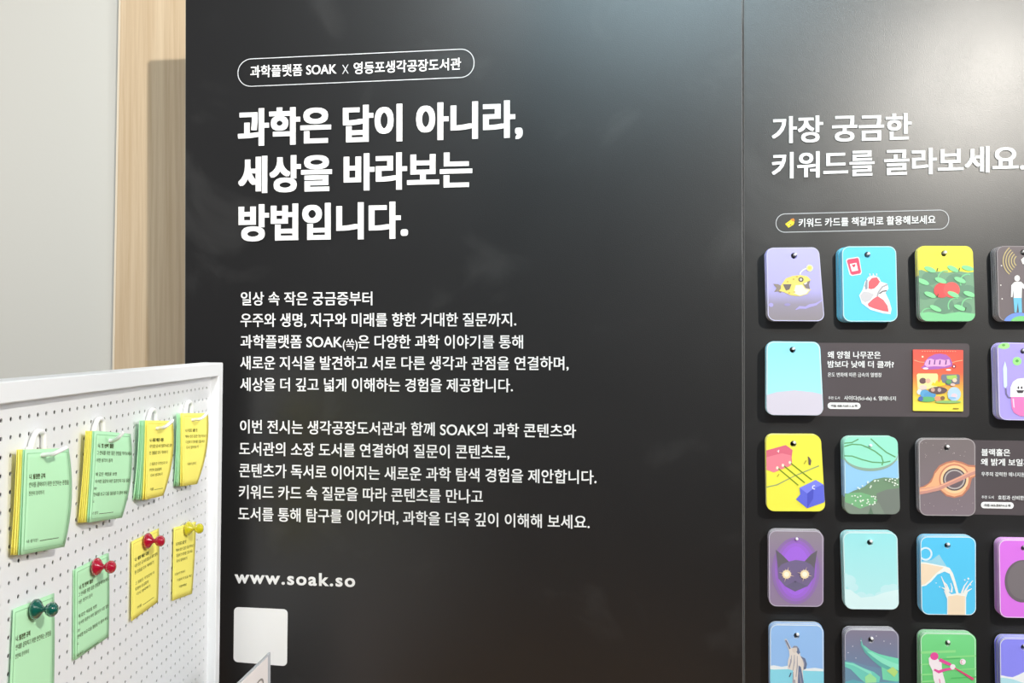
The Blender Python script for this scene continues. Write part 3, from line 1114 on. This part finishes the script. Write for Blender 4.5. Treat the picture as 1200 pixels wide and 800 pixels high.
def draw_ice(f, clip):
    P = Picture(1155, 715, 9.42, FRONT - 0.0002, clip)
    P.poly([(90, 720), (180, 716), (240, 730), (300, 736), (360, 712), (424, 680), (520, 640), (900, 700), (900, 1300), (90, 1300)], (246, 248, 250))
    P.poly([(90, 740), (170, 740), (240, 748), (300, 760), (420, 800), (900, 780), (900, 1300), (90, 1300)], (188, 232, 242))
    P.poly([(90, 760), (200, 820), (330, 900), (90, 900)], (226, 240, 246))
    P.build(f)


G = gradient
BK = ', hanging behind the front card'
CARDS = [
    # quad TL TR BR BL, peg pixel, face, label, drawing, rear shift in px
    ([(898.2, 290.2), (959.6, 289.6), (966.4, 376.2), (900, 375.8)], (931, 299.0), G('violet_to_grey', [(0.0, (148, 140, 146)), (0.22, (156, 148, 164)), (0.42, (184, 178, 236)), (1, (190, 186, 250))], H),
     'violet and grey card with a yellow lantern fish', draw_fish, (-0.5, 0), 'violet lantern-fish'),
    ([(986.8, 288.6), (1050, 288.4), (1052, 376.6), (988.4, 376.6)], (1017, 298.0), ink(104, 208, 242),
     'sky blue card with a red and white heart', draw_heart, (-4.5, 0.6), 'sky blue heart'),
    ([(1075.8, 288.0), (1139.8, 288.2), (1143, 376.2), (1078.6, 376.2)], (1107, 296.4), G('field', [(0, (126, 164, 134)), (0.590, (126, 164, 134)), (0.594, (246, 236, 84)), (1, (246, 236, 84))], H),
     'yellow and green card with a red tomato among leaves', draw_tomato, (-0.8, 0), 'yellow and green tomato'),
    ([(1168, 288.2), (1232, 288.4), (1235, 376.2), (1170.5, 376)], (1199.6, 295.4), ink(116, 106, 108),
     'dark grey card with a standing white figure and sound waves', draw_signal, (-2.0, 0), 'dark grey sound-wave'),
    ([(898.6, 400.2), (960.4, 400.6), (965, 486.4), (898.4, 486)], (929, 409.4), G('ice_blue', [(0, (178, 236, 244)), (1, (150, 226, 244))], H),
     'pale cyan card with a silver-grey lower part beside a book notice', draw_plain_silver, (0, 0), 'pale cyan and silver'),
    ([(1168.6, 401.4), (1232, 402.4), (1235, 493.0), (1171, 491.8)], (1199.8, 411.0), ink(174, 160, 236),
     'lilac card with a smiling pink and white capsule', draw_capsule, (-2.5, 0), 'lilac capsule'),
    ([(898, 509), (961.8, 509.6), (967.2, 599), (898.6, 598.6)], (930.2, 519.4), ink(248, 240, 84),
     'yellow card with a pink block and a blue block', draw_magnets, (0, 0), 'yellow block'),
    ([(989.2, 511.4), (1051.8, 511.6), (1055, 602.4), (990.4, 602)], (1019.6, 522.8), G('dome', [(0, (122, 148, 124)), (0.22, (126, 156, 128)), (0.225, (154, 206, 246)), (0.70, (154, 206, 246)), (0.705, (158, 232, 208)), (1, (158, 232, 208))], H),
     'sky blue card with a teal leaf dome over green hills', draw_cells, (-0.8, 0), 'sky blue leaf-dome'),
    ([(1076.6, 514.0), (1142.6, 514.2), (1143.2, 604.4), (1078, 603.8)], (1110, 524), G('warm_grey', [(0, (134, 120, 128)), (1, (124, 114, 114))], H),
     'grey card with an orange black hole, beside a dark notice', draw_black_hole, (0, 0), 'grey black-hole'),
    ([(901, 621.5), (964.4, 622.2), (964.8, 710.8), (901.4, 710)], (933, 632.4), G('mauve', [(0, (150, 132, 158)), (0.5, (150, 126, 166)), (1, (152, 142, 152))], H),
     'purple card with a cat head and glowing eyes', draw_cat, (-0.3, 0), 'purple cat'),
    ([(988, 623.6), (1051.6, 624.2), (1053.4, 714), (990.4, 713.4)], (1020, 635), G('aqua', [(0, (190, 240, 242)), (1, (160, 232, 236))], H),
     'aqua card with white clouds along its foot', draw_clouds, (-0.4, 0), 'aqua cloud'),
    ([(1078.6, 628.6), (1143.4, 629), (1143.8, 720.6), (1080, 719.8)], (1110.6, 638.6), ink(92, 202, 246),
     'bright blue card with milk poured from a jug', draw_milk, (-0.6, 0), 'bright blue milk'),
    ([(1170.6, 632.4), (1235, 633), (1236, 724.4), (1172, 723.2)], (1200.6, 641.6), ink(224, 122, 236),
     'magenta card with a large grey ball', draw_planet, (-0.8, 0), 'magenta ball'),
    ([(902.4, 731.6), (964.6, 732.4), (965.6, 821), (902.6, 820.4)], (933.8, 744.2), ink(156, 196, 246),
     'light blue card with a pale stone statue', draw_statue, (0, 0), 'light blue statue'),
    ([(990, 737.4), (1052.6, 738.2), (1053.6, 827), (990.6, 826.4)], (1021, 749), G('night_sky', [(0, (116, 160, 180)), (0.5, (118, 138, 170)), (1, (138, 130, 150))], H),
     'grey-violet card with green northern lights', draw_aurora, (-0.3, 0), 'grey-violet northern-lights'),
    ([(1078.8, 741.6), (1143, 742.6), (1144, 833), (1080, 832)], (1110.8, 753), G('pitch_green', [(0, (104, 206, 116)), (1, (126, 222, 144))], H),
     'green card with a pink and white baseball batter', draw_batter, (-0.6, 0), 'green batter'),
    ([(1171.8, 747.6), (1236, 748.6), (1237, 840), (1173, 839)], (1200.4, 757.6), ink(146, 144, 250),
     'periwinkle card with white ice mountains', draw_ice, (-0.6, 0), 'periwinkle ice'),
]
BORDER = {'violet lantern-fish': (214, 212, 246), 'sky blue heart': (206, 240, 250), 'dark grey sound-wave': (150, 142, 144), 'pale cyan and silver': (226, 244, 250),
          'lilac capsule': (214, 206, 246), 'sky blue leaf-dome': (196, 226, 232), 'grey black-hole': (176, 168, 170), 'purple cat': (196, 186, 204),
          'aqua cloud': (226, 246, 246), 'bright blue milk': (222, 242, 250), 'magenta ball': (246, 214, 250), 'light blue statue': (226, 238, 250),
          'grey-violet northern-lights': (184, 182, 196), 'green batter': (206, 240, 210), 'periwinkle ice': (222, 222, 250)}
for q, pp, face, label, draw, rear, short in CARDS:
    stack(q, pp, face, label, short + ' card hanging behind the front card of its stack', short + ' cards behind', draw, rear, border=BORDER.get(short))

# little ticket emblem inside the hint pill
tk = Picture(890, 240, 5, -0.0008)
tk.poly([(150, 112), (188, 84), (206, 100), (200, 116), (170, 134)], (236, 214, 60))
tk.poly([(182, 84), (200, 78), (208, 92), (196, 98)], (226, 140, 60))
tk.stroke([(170, 106), (186, 120)], 5, (150, 130, 40))
tk.stroke([(168, 118), (182, 106)], 5, (250, 240, 150))
o = tk.g.build('ticket_emblem', tk.mats, P_RIGHT, W(926, 262))

# small printed book cover on the notice
cq = [(1070.0, 409.4), (1128.8, 410.0), (1128.8, 482.0), (1070.0, 481.2)]
cover = plate_on_wall('book_cover_card', cq, 0.8, -0.0007, -0.0042, [gradient('sunset', [(0.0, (250, 236, 90)), (0.2, (250, 222, 90)), (0.48, (246, 150, 84)), (0.6, (240, 110, 84)), (1, (236, 96, 88))], 0.108)], None, 3,
                      origin=W(1099.4, 482.0, -0.004))
tag(cover, 'small orange and yellow book cover picture on the dark notice', 'book cover')
P = Picture(1060, 395, 8.42, -0.0043)
P.poly([(160, 300), (190, 280), (200, 240), (240, 196), (300, 168), (350, 162), (410, 172), (450, 205), (470, 250), (470, 286), (430, 300), (330, 314), (210, 320)], (176, 108, 190))
P.poly([(196, 270), (220, 220), (260, 210), (300, 226), (350, 216), (400, 226), (440, 216), (456, 270), (400, 290), (300, 286), (220, 292)], (236, 176, 220))
for x in (250, 300, 352, 412):
    P.stroke([(x, 226), (x - 6, 270)], 12, (120, 74, 150))
P.ell(488, 288, 20, 18, (170, 50, 70))
P.ell(488, 288, 9, 9, (250, 240, 240))
P.stroke([(96, 226), (150, 244), (196, 248)], 5, (250, 200, 160))
P.stroke([(472, 250), (520, 236), (572, 228)], 5, (250, 200, 160))
P.ell(434, 322, 26, 9, (250, 236, 232))
P.ell(208, 308, 28, 10, (250, 226, 232))
P.ell(178, 192, 9, 9, (250, 236, 200))
P.poly([(120, 372), (134, 358), (320, 358), (330, 376), (326, 500), (130, 520)], (250, 240, 166))
P.poly([(362, 380), (376, 366), (532, 366), (546, 380), (544, 460), (430, 474), (362, 440)], (128, 130, 146))
P.poly([(414, 380), (512, 372), (520, 406), (470, 420), (420, 410)], (176, 214, 110))
P.poly([(262, 474), (280, 444), (300, 456), (320, 420), (340, 448), (362, 416), (376, 450), (402, 452), (404, 474), (330, 484)], (250, 216, 60))
for x, y, rx, ry, c in ((180, 430, 34, 30, (120, 90, 92)), (232, 430, 26, 24, (236, 186, 160)), (182, 494, 40, 24, (240, 210, 200)), (150, 540, 28, 26, (226, 236, 246)), (200, 556, 46, 40, (104, 170, 216)), (250, 572, 60, 34, (96, 160, 210)),
                        (330, 524, 92, 36, (112, 92, 92)), (280, 518, 20, 20, (214, 170, 150)), (344, 520, 18, 20, (200, 180, 180)), (490, 560, 66, 70, (190, 218, 240)), (490, 578, 30, 24, (240, 210, 220)), (470, 600, 40, 12, (150, 196, 232)),
                        (220, 612, 90, 26, (110, 186, 120)), (330, 606, 34, 26, (240, 160, 120)), (376, 600, 22, 20, (140, 110, 80)), (430, 638, 130, 14, (150, 196, 120)), (160, 606, 24, 24, (90, 110, 180)),
                        (495, 424, 22, 20, (250, 214, 190)), (436, 440, 28, 22, (112, 170, 110)), (476, 468, 24, 14, (236, 200, 190))):
    P.ell(x, y, rx, ry, c, 16)
P.stroke([(478, 702), (535, 704)], 8, (150, 130, 50))
for i in range(14):
    P.stroke([(170 + i * 25, 140), (182 + i * 25, 140)], 7, (250, 170, 140))
P.build(cover)

# ------------------------------------------------------------------ pegboard
A0, A1, B0, B1 = -14, 34, 0, 33
root = empty('pegboard', peg(10, 40.0, -1.0))
BOT = 37.0
base_z = peg(10, BOT, 0).z
root.location = (peg(10, BOT, 0).x, peg(10, BOT, 0).y, base_z)
tag(root, 'white framed pegboard with rows of small holes, standing at the left', 'pegboard')
g = Geo()
HR = 0.135
N = 8
T = 0.06
for i in range(A0, A1 + 1):
    for j in range(B0, B1 + 1):
        sq = [(0.5, 0), (0.5, 0.5), (0, 0.5), (-0.5, 0.5), (-0.5, 0), (-0.5, -0.5), (0, -0.5), (0.5, -0.5)]
        ci = [(HR * math.cos(2 * math.pi * k / N), HR * math.sin(2 * math.pi * k / N)) for k in range(N)]
        vv = [peg(i + x, j + y, 0) for x, y in sq] + [peg(i + x, j + y, 0) for x, y in ci] + [peg(i + x, j + y, -T) for x, y in ci]
        fs = []
        for k in range(N):
            l = (k + 1) % N
            fs += [(k, k + N, l + N, l), (k + N, k + 2 * N, l + 2 * N, l + N)]
        g.add(vv, fs)
# plain margins up to the frame
for a0, a1, b0, b1 in ((A0 - 1.5, A1 + 2.0, B0 - 1.8, B0 - 0.5), (A0 - 1.5, A1 + 2.0, B1 + 0.5, BOT - 0.2), (A0 - 1.5, A0 - 0.5, B0 - 0.5, B1 + 0.5), (A1 + 0.5, A1 + 2.0, B0 - 0.5, B1 + 0.5)):
    g.add([peg(a0, b0), peg(a1, b0), peg(a1, b1), peg(a0, b1)], [(0, 1, 2, 3)])
g.build('perforated_sheet', M_BOARD, root, peg(10, BOT, 0))
g = Geo()
g.hexa([peg(a, b, c) for c in (-0.9, -0.7) for a, b in ((A0 - 1.5, -1.8), (A1 + 2.0, -1.8), (A1 + 2.0, BOT - 0.2), (A0 - 1.5, BOT - 0.2))])
g.hexa([peg(a, b, c) for c in (-1.09, -1.06) for a, b in ((A0 - 2.5, -2.1), (A1 + 2.25, -2.1), (A1 + 2.25, BOT - 0.1), (A0 - 2.5, BOT - 0.1))])
g.build('back_shade_sheet', M_BACK_SHADE, root, peg(10, BOT, -0.8))  # added dark sheets standing in for the shade behind holes and frame
# frame: four mitred rails
fo = (A0 - 2.6, -2.16, A1 + 2.33, BOT)
fi = (A0 - 1.4, -0.98, A1 + 1.12, BOT - 1.2)
c0, c1 = -1.05, 0.71
ch = 0.07
oc = [(fo[0], fo[1]), (fo[2], fo[1]), (fo[2], fo[3]), (fo[0], fo[3])]
ic = [(fi[0], fi[1]), (fi[2], fi[1]), (fi[2], fi[3]), (fi[0], fi[3])]
for k in range(4):
    l = (k + 1) % 4
    rail = Geo()
    sec = lambda o_, i_: [(o_[0], o_[1], c0), (o_[0], o_[1], c1 - ch),
                          (o_[0] + (i_[0] - o_[0]) * ch / 1.2, o_[1] + (i_[1] - o_[1]) * ch / 1.2, c1),
                          (i_[0] + (o_[0] - i_[0]) * ch / 1.2, i_[1] + (o_[1] - i_[1]) * ch / 1.2, c1),
                          (i_[0], i_[1], c1 - ch), (i_[0], i_[1], c0)]
    s0 = [peg(*p) for p in sec(oc[k], ic[k])]
    s1 = [peg(*p) for p in sec(oc[l], ic[l])]
    n = 6
    rail.add(s0 + s1, [(i, (i + 1) % n, (i + 1) % n + n, i + n) for i in range(n)] + [tuple(range(n - 1, -1, -1)), tuple(range(n, 2 * n))])
    rail.build('frame_rail', M_BOARD, root, peg(10, BOT, 0))

# table under the pegboard (top just below the picture)
tz = base_z
tb = empty('table', (-0.75, -0.9, 0))
tag(tb, 'oak table carrying the white pegboard and the clear sign stand', 'table')
g = Geo()
g.box((-1.25, -1.30, tz - 0.045), (0.2, -0.02, tz - 0.012))
g.build('table_top', M_TABLE, tb, (-0.75, -0.9, 0))
for x in (-1.2, 0.15):
    for y in (-1.25, -0.07):
        g = Geo()
        g.box((x - 0.025, y - 0.025, 0), (x + 0.025, y + 0.025, tz - 0.045))
        g.build('leg', M_TABLE, tb, (x, y, 0))


# ------------------------------------------------------------------ paper sheets on the pegboard
class Sheet:
    """a paper sheet over the board: corners in pixels with a height over the board for each"""
    def __init__(self, px, cs, bulge=0.0, rcurl=0.0):
        self.k = [peg_hit(x, y, c) for (x, y), c in zip(px, cs)]
        self.bulge, self.rcurl = bulge, rcurl

    def at(self, u, v, c=0.0):
        TL, TR, BR, BL = self.k
        p = [(TL[i] * (1 - u) + TR[i] * u) * (1 - v) + (BL[i] * (1 - u) + BR[i] * u) * v for i in range(3)]
        p[2] += self.bulge * u * 4 * v * (1 - v) + c + self.rcurl * math.sin(math.pi * u)
        return peg(*p)

    def mesh(self, mats, dc=0.0, da=0.0, label=None, group=None, nu=8, nv=12, base=None, bent=0.0):
        g = Geo()
        T2 = 0.012
        P = lambda u, v, c: self.at(u, v, dc + c + bent * v * v) + PH * (da * PT)
        vv = [P(i / nu, j / nv, 0) for j in range(nv + 1) for i in range(nu + 1)]
        vb = [P(i / nu, j / nv, -T2) for j in range(nv + 1) for i in range(nu + 1)]
        n = len(vv)
        idx = lambda i, j: j * (nu + 1) + i
        fs = []
        for j in range(nv):
            for i in range(nu):
                q = (idx(i, j), idx(i, j + 1), idx(i + 1, j + 1), idx(i + 1, j))
                fs += [q, tuple(x + n for x in q[::-1])]
        rim = [idx(i, 0) for i in range(nu)] + [idx(nu, j) for j in range(nv)] + [idx(i, nv) for i in range(nu, 0, -1)] + [idx(0, j) for j in range(nv, 0, -1)]
        for a, b in zip(rim, rim[1:] + rim[:1]):
            fs.append((a, b, b + n, a + n))
        g.add(vv + vb, fs)
        o = g.build('memo_sheet', mats, None, self.at(0.5, 1.0, dc), smooth=True)
        tag(o, label, 'memo sheet', group)
        return o

    def text(self, parent, lines):
        g = Geo()
        for body, u0, v0, u1, h, off in lines:
            if body == '_':
                g.add([self.at(u0, v0, 0.02), self.at(u1, v0, 0.02), self.at(u1, v0 + h, 0.02), self.at(u0, v0 + h, 0.02)], [(0, 3, 2, 1)])
                continue
            t = text_geo(body, lambda u, w, th: self.at(u0 + (u1 - u0) * u, v0 + h * (1 - w), 0.02), off)
            g.add(t.v, t.f)
        fr = Geo()
        for u0, v0, u1, v1 in ((0.045, 0.035, 0.955, 0.042), (0.045, 0.960, 0.955, 0.967), (0.045, 0.035, 0.056, 0.967), (0.944, 0.035, 0.955, 0.967)):
            k = 10
            hor = (u1 - u0) > (v1 - v0)
            for i in range(k):
                a0, a1 = i / k, (i + 1) / k
                if hor:
                    q = [(u0 + (u1 - u0) * a0, v0), (u0 + (u1 - u0) * a0, v1), (u0 + (u1 - u0) * a1, v1), (u0 + (u1 - u0) * a1, v0)]
                else:
                    q = [(u0, v0 + (v1 - v0) * a0), (u0, v0 + (v1 - v0) * a1), (u1, v0 + (v1 - v0) * a1), (u1, v0 + (v1 - v0) * a0)]
                fr.add([self.at(a, b, 0.016) for a, b in q], [(0, 1, 2, 3)])
        green = parent.data.materials[0] == M_GREEN
        fr.build('printed_frame', ink(146, 198, 152) if green else ink(226, 208, 92), parent, parent.location)
        return g.build('printed_text', M_TEXT, parent, parent.location)


def hook(px_arch, c_pts, label, cin):
    """white plastic hook: an arched clip in the board and an arm that carries the pad"""
    (x0, x1, yt, yb) = px_arch
    h = empty('pegboard_hook', peg(*peg_hit((x0 + x1) / 2, yb, 0.1)))
    tag(h, label, 'hook', None)
    g = Geo()
    foot0, foot1 = peg_hit(x0, yb, 0.21), peg_hit(x1, yb, 0.21)
    top0, top1 = peg_hit(x0 + (x1 - x0) * 0.45, yt, 0.22), peg_hit(x1, yt + 2.5, 0.22)
    pts = []
    ctrl = [foot0, peg_hit(x0 + (x1 - x0) * 0.20, yt + (yb - yt) * 0.42, 0.22), top0, peg_hit(x0 + (x1 - x0) * 0.8, yt - 0.8, 0.22), top1, foot1]
    pts = catmull([Vector(c) for c in ctrl], 5)
    below = Vector((foot1[0], foot1[1] + 0.6, 0.20))
    below0 = Vector((foot0[0], foot0[1] + 0.6, 0.20))
    g.tube([peg(*below0)] + [peg(*p) for p in pts] + [peg(*below)], 0.175 * PT, 8)
    g.build('clip', M_PLASTIC, h, h.location, smooth=True)
    g = Geo()
    pa = [peg_hit(x, y, c) for x, y, c in c_pts]
    start = Vector((pa[0][0] - 0.2, pa[0][1] - 0.35, 0.18))
    mid = Vector((pa[0][0] - 0.05, pa[0][1] + 0.02, pa[0][2] * 0.55))
    pts = catmull([start, mid] + [Vector(p) for p in pa], 6)
    g.tube([peg(*p) for p in pts], 0.125 * PT, 8)
    g.build('arm', M_PLASTIC, h, h.location, smooth=True)
    return h


def catmull(c, n):
    out = []
    for i in range(len(c) - 1):
        p0, p1, p2, p3 = c[max(i - 1, 0)], c[i], c[i + 1], c[min(i + 2, len(c) - 1)]
        for k in range(n):
            t = k / n
            out.append(0.5 * ((2 * p1) + (p2 - p0) * t + (2 * p0 - 5 * p1 + 4 * p2 - p3) * t * t + (3 * p1 - p0 - 3 * p2 + p3) * t ** 3))
    out.append(c[-1])
    return out


T1 = [('나. 발견한 규칙', 0.10, 0.235, 0.42, 0.052, 0.03), ('안내를 끝마치기 위한 안건하는 관점을', 0.10, 0.315, 0.92, 0.050, 0.004), ('찬찬히 정리하기', 0.10, 0.40, 0.40, 0.044, 0.0), ('내 생각은', 0.10, 0.865, 0.34, 0.032, 0.0), ('_', 0.38, 0.89, 0.80, 0.006, 0)]
T2 = [('나. 첫 번째 질문', 0.10, 0.135, 0.50, 0.050, 0.03), ('그 안내를 위한 질문 관점을 적어보세요', 0.08, 0.215, 0.97, 0.048, 0.004), ('어떤 생각이 들까', 0.08, 0.30, 0.48, 0.044, 0.0),
      ('왜 같은 색들을 보면', 0.08, 0.455, 0.60, 0.042, 0.004), ('이 어떤 질문이 어떤 질문인지 다음 질문', 0.08, 0.535, 0.96, 0.042, 0.004), ('까?', 0.06, 0.615, 0.13, 0.038, 0.0), ('안내를 보고 다음 질문을 더 물어 봐요', 0.06, 0.675, 0.95, 0.044, 0.004), ('요', 0.05, 0.76, 0.09, 0.03, 0.0), ('내 생각', 0.05, 0.885, 0.22, 0.036, 0.0), ('_', 0.25, 0.915, 0.66, 0.006, 0)]
T3 = [('나. 새로 배운 내용', 0.10, 0.225, 0.60, 0.050, 0.03), ('내가 읽은 글 속의 질문과 새로 알게', 0.10, 0.305, 0.92, 0.046, 0.004), ('된 것들을 모두 적어보기', 0.10, 0.39, 0.78, 0.046, 0.004), ('그 질문은 무엇인지 더', 0.12, 0.535, 0.80, 0.040, 0.004),
      ('무엇이 궁금할까', 0.12, 0.61, 0.60, 0.040, 0.004), ('다시 생각하기', 0.18, 0.68, 0.66, 0.040, 0.004), ('이름', 0.2, 0.86, 0.36, 0.036, 0.0), ('_', 0.4, 0.89, 0.82, 0.006, 0)]
T4 = [('나. 더 알고 싶은 것', 0.10, 0.215, 0.55, 0.046, 0.02), ('책에서 찾은 궁금한 것을 적어보기', 0.10, 0.30, 0.92, 0.044, 0.0), ('다음에 더 찾아볼 것을 써요', 0.12, 0.375, 0.86, 0.044, 0.0), ('다시 읽어보기', 0.14, 0.45, 0.62, 0.044, 0.0), ('오늘의 한마디', 0.22, 0.68, 0.62, 0.040, 0.0)]

PADS = [
    ([(29.3, 526.5), (80.5, 525), (75.5, 640.5), (24.6, 650)], (0.85, 1.25, 1.00, 0.75), 0.32, 'ggyyy', T1, (35, 51, 506.5, 527), [(56, 532.2, 1.35), (62, 531.6, 1.7), (69, 528.6, 2.0), (78, 523.8, 2.25)],
     'green memo sheet with three printed lines, front of the leftmost hanging pad', 'leftmost', 'white plastic hook carrying the leftmost memo pad'),
    ([(110.8, 504.5), (153.2, 508), (143.0, 606.5), (104.6, 612)], (0.95, 1.25, 1.05, 0.85), 0.34, 'ggyyyy', T2, (109.5, 120.5, 491.5, 506), [(132.6, 515.8, 1.35), (136, 514.6, 1.65), (140, 511.4, 1.95), (144.6, 505.6, 2.2)],
     'green memo sheet full of printed lines in front of yellow sheets on the second hook', 'second', 'white plastic hook carrying the green-fronted pad with yellow sheets behind'),
    ([(172.4, 492.3), (202.6, 493), (191.5, 580.5), (170.2, 585.6)], (0.95, 1.20, 1.05, 0.9), 0.34, 'yygggg', T3, (173, 182, 481, 493.5), [(187, 501.4, 1.3), (191, 500.9, 1.65), (196, 498.2, 1.95), (202.8, 492.2, 2.2)],
     'yellow memo sheet with two blocks of lines, front of the pad on the third hook', 'third', 'white plastic hook carrying the yellow-fronted pad on thick green sheets'),
    ([(213.5, 483.8), (243.8, 484), (231.0, 567), (213.8, 569.6)], (0.75, 1.0, 0.9, 0.75), 0.36, 'yyggg', T4, (216.5, 224, 472, 485.5), [(228.8, 491.4, 1.15), (232.5, 491.2, 1.5), (237, 489.4, 1.8), (243.2, 483.6, 2.05)],
     'yellow memo sheet with one block of lines, front of the pad nearest the frame corner', 'nearest the frame corner', 'white plastic hook carrying the pad nearest the frame corner'),
]
for px, cs, bl, cols, txt, arch, arm, label, pos, hlabel in PADS:
    sh = Sheet(px, cs, bl)
    n = len(cols)
    for i, ch in enumerate(cols):
        m = M_GREEN if ch == 'g' else M_YELLOW
        if i == 0:
            o = sh.mesh(m, 0, 0, label)
            sh.text(o, txt)
        else:
            where = {'leftmost': 'in the leftmost hanging pad', 'second': 'in the second hanging pad from the left', 'third': 'in the third hanging pad from the left',
                     'nearest the frame corner': 'in the pad nearest the frame corner'}[pos]
            colour = 'green' if ch == 'g' else 'yellow'
            sh.mesh(m, -0.10 * i, -0.03 * i + random.uniform(-0.05, 0.02), '%s memo sheet behind the front sheet %s' % (colour, where), '%s sheets %s' % (colour, where), bent=random.uniform(-0.05, 0.03) - (0.055 * i if pos in ('third', 'nearest the frame corner') else 0.02 * i))
    hook(arch, arm, hlabel, cs[0])

PINNED = [
    ([(15.6, 713.5), (63.6, 694.6), (62.8, 818), (9.6, 845)], (0.16, 0.24, 0.22, 0.2), 'g', 'green memo sheet with few lines, pinned by the dark green pin', 1,
     [(b, u0 - 0.02, v0 + 0.02, u1 - 0.02, h, o) for b, u0, v0, u1, h, o in T1]),
    ([(88.2, 667.3), (127.5, 647.6), (127.5, 745.8), (88.0, 773.4)], (0.16, 0.22, 0.18, 0.2), 'g', 'green memo sheet full of lines, pinned by a red pin', 2,
     [(b, u0, v0 + 0.06, u1, h, o) for b, u0, v0, u1, h, o in T2]),
    ([(154.3, 634.4), (186.3, 618.6), (185.2, 705), (153.8, 728)], (0.16, 0.22, 0.22, 0.25), 'y', 'yellow memo sheet pinned by a red pin', 1, T3),
    ([(203.7, 618.2), (229.8, 610.8), (225.2, 695.4), (202, 703.7)], (0.16, 0.22, 0.22, 0.18), 'y', 'yellow memo sheet pinned by the clear yellow pin', 1,
     T4[:4] + [('오늘의 한마디', 0.08, 0.63, 0.55, 0.036, 0.0), ('다음에 더 읽을 책은', 0.20, 0.72, 0.90, 0.036, 0.0), ('비밀이에요', 0.30, 0.82, 0.66, 0.036, 0.0)]),
]
for px, cs, colr, label, n, txt in PINNED:
    sh = Sheet(px, cs, 0.05)
    o = sh.mesh(M_GREEN if colr == 'g' else M_YELLOW, 0, 0, label)
    sh.text(o, txt)
    for k in range(1, n):
        sh.mesh(M_GREEN if colr == 'g' else M_YELLOW, -0.08 * k, -0.10, 'green memo sheet pinned underneath the line-filled green one')


def pushpin(px, py, m, label):
    a, b, c = peg_hit(px, py, 0.30)
    prof = [(0.27, 0.0), (0.27, 0.46), (0.36, 0.57), (0.52, 0.58), (0.66, 0.46), (0.82, 0.22), (0.93, 0.15), (1.00, 0.16), (1.12, 0.32), (1.30, 0.42), (1.50, 0.40), (1.64, 0.26), (1.70, 0.0)]
    n = 20
    g = Geo()
    vv = [peg(a + r * math.cos(2 * math.pi * k / n), b + r * math.sin(2 * math.pi * k / n), h) for h, r in prof for k in range(n)]
    g.add(vv, [(i * n + k, i * n + (k + 1) % n, (i + 1) * n + (k + 1) % n, (i + 1) * n + k) for i in range(len(prof) - 1) for k in range(n)])
    root_ = empty('pushpin', peg(a, b, 0.27))
    tag(root_, label, 'pushpin')
    g.build('head', m, root_, root_.location, smooth=True)
    t = Geo()
    t.tube([peg(a, b, 0.3), peg(a, b, 0.02)], 0.0006, 6)
    t.build('needle', M_METAL, root_, root_.location)


def pin_mat(name, c):
    return mat(name, srgb(*c), 0.12, 0.6, **{'Transmission Weight': 0.22, 'IOR': 1.45})


pushpin(39.0, 713.5, pin_mat('dark_green_plastic', (0, 92, 78)), 'dark green pushpin holding the lowest green memo sheet')
pushpin(110.5, 663.8, pin_mat('red_plastic', (186, 8, 50)), 'red pushpin holding a green memo sheet')
pushpin(170.8, 633.4, pin_mat('red_plastic', (186, 8, 50)), 'red pushpin holding a yellow memo sheet')
pushpin(218.6, 618.8, pin_mat('yellow_plastic', (216, 206, 30)), 'clear yellow pushpin on a yellow memo sheet')

# ------------------------------------------------------------------ sign stand at the lower edge
far = cam2w([(-283 / F) * 1.70, ((764 - 400) / F) * 1.70, 1.70])
dirn = (RIGHT * (88 / F) + FWD).normalized()
dirn.z = 0
dirn.normalize()
nrm = Vector((dirn.y, -dirn.x, 0))
near = far - dirn * 0.26
zb = tz
root = empty('sign_stand', ((far.x + near.x) / 2, (far.y + near.y) / 2, zb))
tag(root, 'clear upright sign stand with a white sheet, in front of the white sticker', 'sign stand')


def slab(p, q, z0, z1, t0, t1):
    return [Vector((p.x, p.y, z0)) + nrm * t0, Vector((q.x, q.y, z0)) + nrm * t0, Vector((q.x, q.y, z0)) + nrm * t1, Vector((p.x, p.y, z0)) + nrm * t1,
            Vector((p.x, p.y, z1)) + nrm * t0, Vector((q.x, q.y, z1)) + nrm * t0, Vector((q.x, q.y, z1)) + nrm * t1, Vector((p.x, p.y, z1)) + nrm * t1]


g = Geo()
g.hexa(slab(near, far, zb, far.z, -0.003, 0.0))
g.build('acrylic_plate', M_ACRYL, root, root.location)
g = Geo()
g.hexa(slab(near, far, zb, zb + 0.006, -0.06, -0.003))
g.build('foot_plate', M_ACRYL, root, root.location)
g = Geo()
f2 = far - dirn * 0.017
g.hexa(slab(near + dirn * 0.006, f2, zb + 0.004, far.z - 0.0025, 0.0003, 0.0009))
sheet = g.build('white_insert', M_SHEET, root, root.location)
up = Vector((0, 0, 1))


def sign_fm(u, w, t):
    # lettering turned on its side, reading upwards along the far edge
    p0 = f2 - dirn * 0.022
    return Vector((p0.x, p0.y, far.z - 0.066)) + up * (u * 0.040) - dirn * (w * 0.045) + nrm * 0.0013


text_geo('SO', sign_fm, 0.0).build('sheet_text', M_GREYTXT, sheet, root.location)
